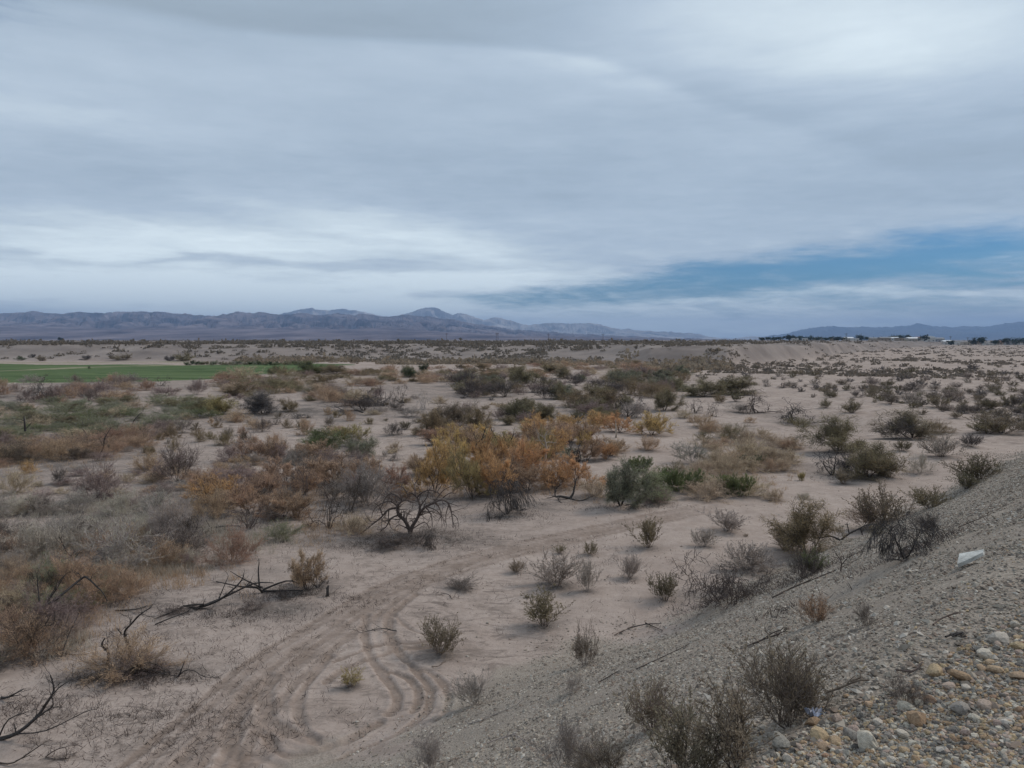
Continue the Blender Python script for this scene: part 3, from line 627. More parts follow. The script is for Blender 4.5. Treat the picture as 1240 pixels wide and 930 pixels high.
TREEISH = {'mesquite', 'tamarisk', 'dead', 'droop'}
prng = random.Random(4)
MESHCACHE = {}
COUNT = {}
HEROES = []   # (px, py, w, short name)
PLACED = []
def plant(kind, px, py, wpx, hpx, fol, stem, label=None, short=None, group=None, pos=None, size=None, rot=None, var=None, sq=None):
    vs = PROTO[kind]; vi = prng.randrange(len(vs)) if var is None else var
    sm, fm = vs[vi]
    if pos is None:
        g = at(px, py)
    else: g = pos
    d = math.hypot(g[0], g[1])
    fwd = g[1] * cp - (g[2] - CAMZ) * sp_
    if size is None: w = 0.94 * wpx * fwd / 930.0; h = 0.90 * hpx * fwd / 930.0
    else: w, h = size
    nm, cat = NAMES[kind]
    if kind == 'puff': nm = 'green_shrub' if fol in ('sage', 'green', 'greygreen', 'deep', 'yellowgreen', 'olive') else 'rusty_shrub' if fol in ('tanorange', 'rust', 'gold', 'orange') else 'dry_shrub'
    e = bpy.data.objects.new(nm, None); COL.objects.link(e); e.empty_display_size = 0.2
    e.location = (g[0], g[1], g[2] - 0.01); e.rotation_euler = (prng.uniform(-.14, .14), prng.uniform(-.14, .14), prng.uniform(0, 6.28) if rot is None else rot)
    sq = sq if sq else (prng.uniform(0.70, 1.1) if kind != 'creosote' else prng.uniform(0.9, 1.1))
    e.scale = (w, w * sq, h)
    def part(n, me, mat):
        me2 = me
        if not me.materials: me.materials.append(mat)
        o = bpy.data.objects.new(n, me2); COL.objects.link(o); o.parent = e
        o.material_slots[0].link = 'OBJECT'; o.material_slots[0].material = mat
        return o
    part('trunk' if kind in TREEISH else 'stems', sm, SM[stem])
    if fm and fol: part('crown' if kind in TREEISH else 'foliage', fm, FM[fol])
    e['category'] = cat
    if label: e['label'] = label
    if group: e['group'] = group
    if short: HEROES.append((px, py, wpx, short))
    PLACED.append((e, px, py, wpx, kind, fol, label is None))
    COUNT[kind] = COUNT.get(kind, 0) + 1
    return e

# ---- plants read one by one from the photograph: kind, x, y of the foot, width, height, foliage, stems, label, short name
H = [
# right foreground sand
('creosote',785,663,40,40,'olive','brown','leafy olive creosote bush alone on open sand right of the road bend','the lone olive creosote bush'),
('creosote',880,643,46,28,'grey','grey','wide low grey bush on sand between the bright green bush and black brush tangle','the wide low grey bush'),
('creosote',853,662,32,24,'grey','grey','small thin grey bush at the left foot of the wide low grey bush',None),
('creosote',714,671,20,17,'olive','brown','tiny dense green-brown bush alone on sand beside the road bend','the tiny bush by the road bend'),
('creosote',678,670,15,12,'olive','brown','tiniest green sprig just behind the sprawling grey creosote',None),
('creosote',674,708,60,42,'grey','brown','sprawling see-through grey creosote in the row of sand bushes right of the road','the sprawling grey creosote'),
('creosote',712,716,28,40,'grey','grey','narrow upright grey bush touching the sprawling grey creosote on its right','the narrow upright grey bush'),
('creosote',762,700,28,34,'grey','grey','small upright pale grey bush alone on smooth sand right of the narrow bush','the small pale grey bush'),
('creosote',805,728,36,38,'darkolive','dark','dense dark bush on sand just left of the black brush tangle','the dense dark sand bush'),
('creosote',626,693,20,18,'brown','brown','little thin bush on the near edge of the dirt road','the little roadside bush'),
('creosote',660,758,52,48,'olive','dark','leafy creosote with dark skirt of litter midway down the bare sand','the leafy creosote with dark skirt'),
('twiggy',708,806,52,58,'brown','dark','upright brown twiggy bush where the sand meets the gravel slope','the upright brown twiggy bush'),
('twiggy',693,838,30,24,'grey','grey','small withered grey tuft at the foot of the upright brown twiggy bush',None),
('creosote',532,791,56,48,'brown','brown','brown-tipped creosote bush beside the looping wheel tracks','the creosote beside the looping tracks'),
('creosote',424,832,30,25,'yellowgreen','brown','small yellow-green bush enclosed by the circular wheel tracks','the yellow-green bush inside the tracks'),
('twiggy',575,853,58,46,'grey','grey','fan-shaped grey twiggy bush on sand right of the circular tracks','the fan-shaped grey bush'),
('twiggy',557,711,44,15,'grey','dark','flattened dark dead bush lying like a mat beside the road','the flattened dead bush'),
('twiggy',520,938,52,58,'grey','grey','pale grey bush cut by the bottom edge below the fan-shaped bush','the grey bush at the bottom edge'),
('creosote',790,882,76,62,'brown','purple','brown twiggy bush on the gravel slope above the bottom edge','the brown slope bush'),
('twiggy',690,938,92,76,'grey','grey','broad grey-brown twiggy bush low on the gravel at the bottom edge','the broad bush at the bottom edge'),
('twiggy',737,948,78,66,'brown','dark','dark brown bush at the bottom edge just right of the broad grey one',None),
('creosote',832,945,104,100,'brown','dark','large leafy brown creosote in the bottom foreground with thick dark leaf clusters','the large leafy foreground creosote'),
('creosote',893,928,96,118,'brown','dark','tall open creosote left of the biggest foreground bush','the tall open creosote'),
('twiggy',955,880,120,108,'brown','dark','biggest foreground bush, dense twigs with grey stems at the edge of the cobbles','the biggest foreground bush'),
('creosote',950,874,96,104,'brown','dark','leafy top shoots growing up through the biggest foreground bush',None),
('twiggy',1097,853,56,40,'grey','dark','grey bush rooted right against the edge of the pale cobbles','the grey bush against the cobbles'),
('creosote',988,754,38,38,'rust','dark','small reddish bush on the mid gravel slope','the small reddish slope bush'),
('twiggy',1048,758,34,34,'grey','dark','small dark grey bush right of the small reddish slope bush',None),
('creosote',1060,650,20,16,'darkolive','dark','small dark bush between the arching dead shrub and the brown mesquite',None),
# embankment toe and right
('tangle',882,728,108,60,'darkgrey','dark','big collapsed black brush tangle at the foot of the gravel slope','the black brush tangle'),
('creosote',905,690,70,36,'grey','grey','grey leafy bush growing behind the collapsed black brush tangle',None),
('mesquite',975,672,84,70,'oliveb','dark','brown-olive mesquite crown at the foot of the gravel slope','the brown mesquite at the slope foot'),
('creosote',950,665,44,30,'brown','brown','thin brown bush hugging the left foot of the brown mesquite',None),
('twiggy',975,700,60,44,'darkgrey','dark','dark grey lower growth beneath the brown mesquite at the slope foot',None),
('creosote',985,692,34,30,'green','dark','dark green bush beneath the brown mesquite at the slope foot',None),
('droop',1096,676,92,62,'darkgrey','black','black arching dead shrub with hanging twigs on the gravel slope','the black arching dead shrub'),
('twiggy',1128,650,50,36,'darkgrey','dark','dark twiggy bush joined to the right side of the black arching dead shrub',None),
('creosote',1066,638,62,56,'brown','dark','airy brown creosote right of the brown mesquite','the airy brown creosote'),
('twiggy',1052,640,50,34,'tanorange','brown','tan twiggy bush in front of the airy brown creosote',None),
('creosote',1125,615,52,28,'olive','dark','olive bush on the line where the sand meets the gravel slope','the olive bush on the slope line'),
('creosote',1184,582,56,36,'darkolive','dark','wide dark bush at the top right where the gravel slope begins','the wide dark bush at the slope start'),
('creosote',1170,592,34,22,'darkolive','dark','small dark bush left of the wide dark bush at the slope start',None),
('mesquite',1052,577,74,46,'olive','dark','round olive mesquite, nearer one of the pair left of the pale sand gap','the nearer olive mesquite'),
('dead',1008,575,56,38,None,'black','black dead shrub crouched against the nearer olive mesquite',None),
('twiggy',1030,578,50,36,'darkgrey','black','dark undergrowth of the nearer olive mesquite',None),
('mesquite',1016,546,72,44,'olive','dark','olive mesquite directly left of the pale sandy gap, farther of the pair','the farther olive mesquite'),
('creosote',1067,575,48,34,'brown','brown','leafy brown bush at the right foot of the nearer olive mesquite',None),
('creosote',1021,586,26,20,'brown','brown','small brown bush on sand below the nearer olive mesquite',None),
('mesquite',1105,530,76,36,'brown','dark','wide red-brown mesquite right of the pale sandy gap','the red-brown mesquite'),
('twiggy',1085,532,50,28,'darkgrey','dark','dark grey twigs at the left end of the red-brown mesquite',None),
('puff',1135,524,40,18,'oliveb','brown','low brown right-hand tail of the red-brown mesquite thicket',None),
('creosote',1093,546,24,15,'darkolive','dark','small dark bush right below the red-brown mesquite',None),
('creosote',1140,553,46,28,'grey','dark','dark grey bush on sand right of the small dark bush below the red-brown mesquite','the dark grey bush below the mesquite'),
('creosote',1176,541,28,18,'darkgrey','dark','small dark bush at the edge of the flat bare sand patch on the right',None),
('creosote',1212,524,66,28,'brown','dark','brown bush near the right edge behind the flat bare sand patch','the brown bush near the right edge'),
('creosote',1195,525,44,18,'olive','dark','low olive bush overlapping the brown bush near the right edge',None),
('twiggy',1115,573,34,28,'palegrey','pale','pale straw-coloured leafless bush on sand at the right','the pale leafless bush'),
('dead',962,513,60,34,None,'black','wide spreading burnt bush with black antler limbs on pale sand','the antler-limbed burnt bush'),
('puff',968,517,36,14,'olive','dark','low green-brown tuft under the antler-limbed burnt bush',None),
('dead',915,500,44,36,None,'dark','leaning burnt bush above a grey brush heap','the leaning burnt bush'),
('twiggy',895,500,36,14,'grey','grey','low heap of grey brush left of the leaning burnt bush',None),
('dead',842,500,28,20,None,'dark','small round burnt bush, left one of a pair of dead bushes',None),
('dead',862,504,22,20,None,'dark','small round burnt bush, right one of a pair of dead bushes',None),
('creosote',1032,500,26,18,'olive','dark','round olive bush in front of the bushy plain at the head of the pale gap','the round olive bush'),
('creosote',999,494,14,13,'olive','dark','small olive bush left of the round olive bush on the plain',None),
('reed',971,582,9,11,'yellowgreen','brown','single tiny bright green bush on the sand left of the nearer mesquite',None),
('puff',950,570,40,18,'tan','tan' if 0 else 'brown','low tan dome on sand between the green bush and the mesquite pair',None),
('puff',938,606,32,16,'tan','brown','pale tan dome right of the brightest green bush',None),
('puff',975,604,24,8,'pale','brown','low pale mat on the sand below the single tiny green bush',None),
# tan thicket
('puff',858,603,70,26,'tan','brown','long pinkish tan mound behind the brightest green bush','the long tan mound'),
('puff',906,600,64,24,'tan','brown','tan mound right of and behind the brightest green bush',None),
('puff',870,565,44,24,'tan','brown','tan mound left of the dark green tuft in the tan thicket',None),
('puff',905,556,60,28,'tan','brown','large tan mound above the dark green tuft in the tan thicket','the large tan mound'),
('puff',930,560,52,26,'tan','brown','tan mound right of the large tan mound in the thicket',None),
('puff',958,543,46,18,'tan','brown','rightmost tan mound of the thicket, beside the farther olive mesquite',None),
('puff',935,540,44,16,'tan','brown','low tan strip at the back of the tan thicket',None),
('puff',890,532,44,22,'olive','brown','olive-tan shrub at the back of the tan thicket','the olive-tan shrub'),
('puff',862,522,36,14,'tanorange','brown','low tan shrub at the far left tip of the tan thicket',None),
('puff',853,532,24,12,'olive','brown','small olive tuft below the low tan shrub in the thicket',None),
('twiggy',838,561,54,28,'greygreen','grey','grey-green twiggy shrub at the left end of the tan thicket','the grey-green shrub of the tan thicket'),
('puff',838,584,40,18,'greygreen','grey','grey-green tuft in front of the grey-green twiggy shrub',None),
('reed',890,600,44,28,'green','dark','brightest green bush, dense and upright, by the open sand','the brightest green bush'),
('reed',908,566,40,16,'deep','dark','dark green tuft growing inside the tan thicket',None),
('reed',822,595,62,30,'green','dark','wide green bush left of the brightest green bush','the wide green bush'),
('reed',775,571,32,20,'green','dark','round green bush beside the looping track behind the road bend','the round green bush'),
('puff',818,574,34,18,'olive','brown','olive tuft behind the wide green bush',None),
('puff',828,506,24,12,'tan','brown','small tan dome by the pair of dead bushes',None),
('puff',842,511,22,10,'tanorange','brown','second small tan dome below the pair of dead bushes',None),
('puff',908,512,18,9,'tanorange','brown','small rusty dome on bare sand left of the antler-limbed burnt bush',None),
('mesquite',888,477,70,22,'olive','dark','long olive thicket crown on the sand below the bluff, right half','the long olive thicket'),
('mesquite',852,480,56,22,'olive','dark','long olive thicket crown on the sand below the bluff, left half',None),
('creosote',870,488,16,12,'oliveb','dark','small round bush, left of two below the long olive thicket',None),
('creosote',891,486,20,11,'darkolive','dark','small flat bush, right of two below the long olive thicket',None),
('mesquite',805,497,42,28,'olive','dark','round dark olive shrub left of the pair of dead bushes','the round dark olive shrub'),
('mesquite',803,472,46,20,'greygreen','dark','grey-green shrub behind the round dark olive shrub','the grey-green shrub'),
('mesquite',752,466,34,20,'greygreen','dark','grey-green round shrub left of the larger grey-green one',None),
('mesquite',775,468,18,14,'darkolive','dark','small dark shrub between two grey-green round shrubs',None),
# orange stand
('tamarisk',790,527,44,30,'gold','dark','roundest golden-orange tamarisk at the right end of the orange stand','the round golden tamarisk'),
('tamarisk',750,524,46,26,'orange','dark','orange tamarisk left of the round golden tamarisk',None),
('tamarisk',724,518,32,22,'gold','dark','small golden tamarisk with black branches at the back of the orange stand',None),
('puff',785,545,38,20,'tanorange','brown','tan-pink dome below the round golden tamarisk','the tan-pink dome'),
('puff',745,548,34,18,'tanorange','brown','tan shrub left of the tan-pink dome',None),
('tamarisk',708,538,48,32,'tanorange','dark','wide pinkish-tan tamarisk in the back row of the orange stand',None),
('tamarisk',672,545,46,34,'tanorange','dark','tan tamarisk with bare twig tops in the back row of the orange stand',None),
('tamarisk',690,535,60,26,'rust','dark','rusty tamarisk at the very back of the orange stand',None),
('tamarisk',740,552,36,24,'tanorange','dark','tan tamarisk behind the dark forked mesquite',None),
('tamarisk',650,565,32,50,'yellowgreen','dark','narrow olive-gold tamarisk around the pale dead trunk',None),
('tamarisk',698,588,54,40,'orange','dark','bright orange tamarisk left of the dark forked mesquite','the bright orange tamarisk'),
('tamarisk',672,592,46,34,'orange','dark','orange tamarisk low beside the pale dead trunk',None),
('tamarisk',663,556,34,24,'orange','dark','small orange tamarisk right of the pale dead trunk',None),
('puff',690,554,30,16,'sage','grey','sage green tuft between orange tamarisks','the sage tuft in the orange stand'),
('puff',720,601,50,26,'tan','brown','tan round shrub at the left foot of the dark forked mesquite','the tan round shrub'),
('tamarisk',527,597,64,64,'gold','dark','golden-orange tamarisk at the left end of the orange stand','the leftmost golden tamarisk'),
('tamarisk',548,575,60,56,'gold','dark','tall golden tamarisk in the left part of the orange stand',None),
('tamarisk',572,604,66,68,'yellowgreen','dark','yellow-olive tamarisk in the middle of the orange stand','the yellow-olive tamarisk'),
('tamarisk',592,572,60,50,'orange','dark','orange tamarisk with crooked black branches, centre of the stand',None),
('tamarisk',608,600,60,58,'orange','dark','orange tamarisk right behind the black drooping tree',None),
('tamarisk',630,570,48,42,'orange','dark','orange tamarisk with a black snag, behind the drooping tree',None),
('tamarisk',556,538,50,26,'gold','dark','low golden tamarisk at the back left of the orange stand',None),
('tamarisk',640,594,40,34,'tanorange','dark','low tan-orange tamarisk right of the black drooping tree',None),
('tamarisk',606,548,54,26,'yellowgreen','dark','yellow-olive tamarisk at the back centre of the orange stand',None),
('puff',640,525,32,22,'yellowgreen','dark','round yellow-green shrub behind the orange stand','the round yellow-green shrub'),
('puff',500,566,36,16,'tanorange','brown','pinkish low shrub left of the orange stand',None),
# behind the orange stand
('mesquite',520,526,44,32,'oliveb','dark','brown-gold shrub at the left of the thicket behind the orange stand','the brown-gold thicket shrub'),
('mesquite',548,516,56,32,'brown','dark','tall brown shrub in the thicket behind the orange stand',None),
('mesquite',575,522,44,32,'oliveb','dark','olive-brown shrub at the right of the thicket behind the orange stand',None),
('puff',566,504,36,20,'purple','dark','purple-grey shrub behind the tall brown thicket shrub',None),
('mesquite',625,508,46,24,'darkolive','dark','dark olive shrub with grey branches behind the yellow-green shrub','the dark olive thicket shrub'),
('mesquite',655,508,38,22,'olive','dark','olive shrub right of the dark olive thicket shrub',None),
('puff',608,508,34,16,'purple','dark','grey-purple low shrub left of the dark olive thicket shrub',None),
('mesquite',678,484,24,24,'olive','dark','narrow dark green-olive shrub standing alone on pale sand','the narrow olive shrub'),
('mesquite',700,492,40,22,'oliveb','dark','brown shrub at the back of the purple thicket',None),
('mesquite',730,494,40,24,'oliveb','dark','olive-brown shrub right back of the purple thicket',None),
('twiggy',712,506,60,24,'purple','purple','wide purple twiggy shrub in front of the brown shrubs','the wide purple shrub'),
('twiggy',740,506,34,16,'darkgrey','dark','dark grey end of the wide purple shrub thicket',None),
('dead',760,505,46,40,None,'dark','tall bare grey-black tree behind the round golden tamarisk','the tall bare tree'),
('twiggy',770,506,36,24,'grey','grey','pale grey brush beneath the tall bare tree',None),
('twiggy',590,477,50,14,'purple','purple','low purple twiggy shrub on the sand far behind the orange stand',None),
('twiggy',645,475,40,14,'purple','purple','low purple-red twiggy shrub left of the narrow olive shrub',None),
('tangle',455,492,52,26,None,'black','burnt black brush with bare standing twigs left of the central sand','the burnt brush clump'),
('twiggy',440,497,60,20,'darkgrey','dark','dark grey litter-filled shrub left of the burnt black brush',None),
('dead',485,488,22,26,None,'dark','small thin bare tree right of the burnt black brush',None),
('dead',514,496,30,26,None,'grey','thin bare grey tree on pale central sand','the thin bare grey tree'),
('twiggy',476,527,30,18,'darkgrey','dark','dark low shrub on sand left of the brown-gold thicket','the dark low shrub'),
('creosote',491,520,16,12,'darkolive','dark','small dark green shrub touching the brown-gold thicket shrub',None),
# centre and left
('droop',520,663,36,28,'darkgrey','dark','dark dense drooping brush at the right foot of the black gnarled tree',None),
('twiggy',470,663,60,16,'darkgrey','dark','low dark brush on litter at the left foot of the black gnarled tree',None),
('droop',614,623,74,56,'darkgrey','black','black drooping tree with hanging twigs in front of the orange stand','the black drooping tree'),
('mesquite',752,612,58,62,'greygreen','black','dark forked mesquite with a grey-green arching crown','the dark forked mesquite'),
('mesquite',790,603,64,36,'sage','dark','grey-green spreading crown right of the dark forked mesquite',None),
('twiggy',795,608,50,22,'purple','purple','pinkish bare twigs under the grey-green spreading crown',None),
('dead',695,570,46,54,None,'black','black forked snag rising behind the dark forked mesquite','the black forked snag'),
('mesquite',388,552,70,36,'green','dark','big rounded green shrub mound left of centre','the big green mound'),
('mesquite',440,553,40,26,'greygreen','dark','grey-green right end of the big green mound',None),
('tamarisk',425,540,44,28,'yellowgreen','dark','orange-olive bush growing on top of the big green mound',None),
('tamarisk',404,532,26,18,'tanorange','dark','small rusty bush behind the big green mound',None),
('puff',338,654,60,26,'sage','grey','sage green low bush in front of the tan thicket, left of centre','the sage green bush'),
('puff',430,645,52,28,'tan','brown','tan-olive round shrub left of the black gnarled tree','the tan-olive round shrub'),
('puff',280,683,70,50,'rust','brown','dense rust-orange bush left of the sage green bush','the dense rust-orange bush'),
('tamarisk',372,714,52,54,'tanorange','dark','tan-orange bush with burnt black stubs near the road','the tan bush with burnt stubs'),
('dead',385,712,40,44,None,'black','burnt black stubs poking out of the tan-orange bush near the road',None),
('twiggy',215,583,56,50,'purple','dark','dark purple bare bush standing on sand at the left','the dark purple bare bush'),
('twiggy',120,604,82,52,'purple','purple','largest round purple-grey bare bush at the left','the large purple-grey bush'),
('tangle',118,605,40,18,None,'black','black brush at the foot of the large purple-grey bush',None),
('puff',35,573,25,19,'gold','brown','bright gold dome bush at the far left','the bright gold dome'),
('puff',16,597,50,32,'tan','brown','tan bush at the left edge below the bright gold dome',None),
('twiggy',70,586,32,22,'darkgrey','dark','small dark twiggy bush left of the large purple-grey bush',None),
('puff',180,570,40,26,'tanorange','brown','orange-tan bush left of the dark purple bare bush',None),
('twiggy',445,612,84,56,'grey','grey','pale grey bare bush with a fan of twigs behind the black gnarled tree','the pale grey fan bush'),
('dead',398,640,60,70,None,'dark','leaning dark bare tree left of the black gnarled tree','the leaning bare tree'),
('dead',365,610,50,50,None,'dark','bare dark tree in the tan thicket below the green mound',None),
('tamarisk',262,612,74,38,'orange','dark','orange-brown tamarisk at the left of the tan thicket','the orange-brown tamarisk'),
('tamarisk',302,622,60,40,'tanorange','dark','tan-orange tamarisk right of the orange-brown one',None),
('tamarisk',245,600,50,28,'tanorange','dark','tan tamarisk behind the orange-brown one',None),
('tamarisk',345,586,60,34,'tanorange','dark','tan-pink tamarisk below the left end of the green mound',None),
('tamarisk',400,585,64,36,'tanorange','dark','tan-pink tamarisk below the right end of the green mound',None),
('tamarisk',322,600,56,30,'tanorange','dark','brown-tan tamarisk in the middle of the tan thicket',None),
('tamarisk',440,585,46,32,'tanorange','dark','tan tamarisk between the green mound and the pale grey fan bush',None),
('tamarisk',345,628,50,36,'tanorange','dark','tan tamarisk directly behind the sage green bush',None),
('tamarisk',290,590,60,28,'purple','purple','purplish tamarisk at the back of the tan thicket',None),
('mesquite',318,501,48,28,'darkgrey','black','dark blue-grey brush mound by the far green strip','the dark blue-grey mound'),
('mesquite',350,498,25,16,'oliveb','dark','brown-olive round bush right of the dark blue-grey mound','the brown-olive round bush'),
('mesquite',270,502,42,25,'yellowgreen','dark','yellow-green round bush at the end of the green thicket','the yellow-green round bush'),
('puff',288,510,36,16,'tanorange','dark','tan bush leaning on the dark blue-grey mound',None),
('puff',310,519,32,14,'tanorange','brown','brown low bush on sand below the dark blue-grey mound',None),
('puff',335,537,18,15,'tanorange','brown','rounded tan bush, right of two small ones on open sand','the rounded tan sand bush'),
('puff',308,536,11,9,'tanorange','brown','smallest tan bush, left of two on open sand',None),
('puff',243,535,16,13,'oliveb','brown','small olive bush on sand beside a grey trunk-like stem',None),
('twiggy',272,538,16,20,'brown','dark','small brown-topped bush with dark stem on open sand',None),
('tangle',330,552,24,14,None,'black','black curled burnt brush on open sand left of the green mound','the curled burnt brush'),
('tangle',362,506,30,8,None,'black','low burnt litter brush right of the brown-olive round bush',None),
('mesquite',375,453,38,17,'green','dark','largest dark green shrub at the right end of the field','the large field-end shrub'),
('mesquite',332,453,24,11,'green','dark','smaller green shrub left of the largest field-end shrub',None),
('mesquite',402,451,20,10,'olive','dark','low green shrub at the right foot of the largest field-end shrub',None),
('mesquite',495,457,26,13,'deep','dark','dark green shrub on the central flat, left of two','the left dark green shrub'),
('mesquite',513,450,16,11,'deep','dark','dark green shrub on the central flat, right and rear of two',None),
('mesquite',560,462,34,12,'darkolive','dark','dark olive shrub by the edge of the central flat',None),
('puff',108,446.5,4,4,'deep','dark','single small dark bush out in the green field',None),
('dead',55,481,34,24,None,'black','black and white bare tree by the green field','the bare tree by the field'),
('twiggy',66,484,36,20,'purple','purple','purple twigs under the bare tree by the field',None),
('twiggy',238,478,28,22,'purple','purple','upright purple-grey bush by the far pale wash','the upright purple bush'),
('twiggy',108,486,34,18,'purple','dark','dark purple bush above the pale wash at the left',None),
# bottom left
('tangle',95,702,60,22,'grey','dark','tangled grey dead brush right of the large sage-grey bush','the tangled grey dead brush'),
('dead',60,722,46,40,None,'dark','bare dark twigs standing in front of the large sage-grey bush',None),
('dead',110,662,40,34,None,'dark','bare dark branching stem in the upper part of the grey thicket',None),
('tangle',215,742,50,10,None,'dark','flat tangle of twigs at the left end of the long fallen limb',None),
('dead',345,724,34,24,None,'dark','low dead twigs between the branching snag and the burnt stubs',None),
('tangle',305,736,44,10,None,'dark','flat twig tangle on sand under the black branching snag',None),
('dead',205,640,44,36,None,'dark','bare dark bush at the back right of the grey thicket',None),
('dead',425,618,50,48,None,'dark','bare dark tree between the leaning bare tree and the gnarled tree',None),
('dead',300,640,44,44,None,'dark','bare dark bush at the front edge of the tan thicket',None),
('tangle',500,655,80,14,None,'dark','flat mat of dead twigs beneath the black gnarled tree',None),
('puff',40,672,60,38,'palegrey','grey','pale grey bush with frosty twigs at the left edge','the frosty grey bush'),
('puff',95,668,54,34,'palegrey','grey','pale grey twiggy bush right of the frosty grey bush',None),
('puff',15,700,50,34,'tan','brown','straw-tan bush at the left edge',None),
('puff',62,712,64,42,'sage','grey','large sage-grey bush low at the left','the large sage-grey bush'),
('puff',110,735,70,46,'rust','brown','rust-orange bush behind the curved black limb','the rust-orange bush'),
('puff',150,722,64,44,'tanorange','brown','tan-orange bush right of the rust-orange bush',None),
('puff',20,742,60,40,'tan','brown','tan-olive bush at the left edge below the sage-grey bush',None),
('puff',8,770,50,44,'tanorange','brown','orange-tan bush cut by the left edge',None),
('twiggy',40,795,90,66,'tanorange','dark','brown twiggy bush at the left edge under the curved black limb','the brown left-edge bush'),
('puff',118,668,44,30,'rust','brown','rusty bush behind the pale grey twiggy bush',None),
('puff',160,665,56,38,'tanorange','brown','tan-orange bush in the middle of the grey thicket','the tan bush in the grey thicket'),
('puff',198,688,60,40,'tanorange','brown','tan bush left of the dense rust-orange bush',None),
('twiggy',230,655,60,40,'darkgrey','dark','dark grey twiggy brush behind the dense rust-orange bush',None),
('twiggy',128,690,60,30,'grey','grey','grey brush in front of the pale grey twiggy bush',None),
('puff',150,812,112,50,'tanorange','brown','tan see-through bush around burnt stubs on the near left sand','the tan bush around burnt stubs'),
('twiggy',170,816,90,26,'purple','dark','dark matted base twigs of the tan bush around burnt stubs',None),
('puff',130,705,36,34,'palegrey','pale','bleached upright grass-like bush right of the large sage-grey bush',None),
('puff',222,683,40,22,'palegrey','pale','bleached grass-like bush below the tan bush left of the rust-orange one',None),
]
for (k, px, py, w, h, f, s, lab, sh) in H:
    plant(k, px, py, w, h, f, s, lab, sh)

# ---- dead limbs and snags: 3-D polylines read from the photograph
def limb(px, py, paths, rad, mat='black', label=None, name='dead_branch', cat='branch', short=None, group=None, twig=1.0):
    """paths: lists of (dx, dy_up) in photo pixels from the foot; depth wanders so that the limb is truly 3-D"""
    g = at(px, py); fwd = g[1]; k = fwd / 930.0; rng = np.random.default_rng(int(px * 7 + py)); segs = []
    for pth, r in paths:
        pts = []; dep = 0.0; last = None
        for (dx, up) in pth:
            if last is not None: dep += rng.normal(0, 0.35) * math.hypot(dx - last[0], up - last[1]) * k
            elif pts == []: dep = 0.0
            z = up * k
            # points drawn on the ground lie on it: shift in depth, not in height
            if up < 0:
                q = at(px + dx, py - up); pts.append(q - g + np.array([0, 0, 0.02]))
            elif up == 0:
                q = at(px + dx, py); pts.append(q - g + np.array([0, 0, 0.02]))
            else:
                q = np.array([dx * k, dep, 0.0]); q[2] = max(up * k, float(height(g[0] + q[0], g[1] + q[1])) - g[2] + 0.02); pts.append(q)
            last = (dx, up)
        P2 = smooth_poly(pts, 3); rr = r * k
        for i in range(len(P2) - 1):
            t = i / len(P2); r0 = rr * (1 - 0.75 * t); r1 = rr * (1 - 0.75 * (t + 1 / len(P2)))
            a = P2[i] + (rng.normal(0, 0.25, 3) * r0 if i else 0); b = P2[i + 1]
            segs.append((P2[i], P2[i + 1], max(r0, 0.006), max(r1, 0.005), 0))
            if rng.random() < 0.35 * twig and i > 1:
                d = norm(norm(P2[i + 1] - P2[i]) + rng.normal(0, 0.7, 3) + np.array([0, 0, 0.2])); PQ = PP(seg=(5, 3), kids=(1.3, 0), L=1, wob=(0.3, 0.3), taper=(0.8, 0.7), first=(0.1, 0.2), up=(0, 0))
                grow(rng, segs, P2[i + 1].copy(), d, rng.uniform(5, 22 if twig < 2.5 else 34) * k, max(r1 * 0.5, 0.005), 0, PQ)
    segs = [(a, b, r0, r1, l) for a, b, r0, r1, l in segs if np.linalg.norm(b - a) > 1e-4]
    V, F = tubes_np(segs, 5)
    o = link(name, mesh_np(name, V, F.ravel(), np.full(len(F), 4), SM[mat], True)); o.location = g
    tag(o, label, cat, group)
    if short: HEROES.append((px, py, 30, short))
    return o
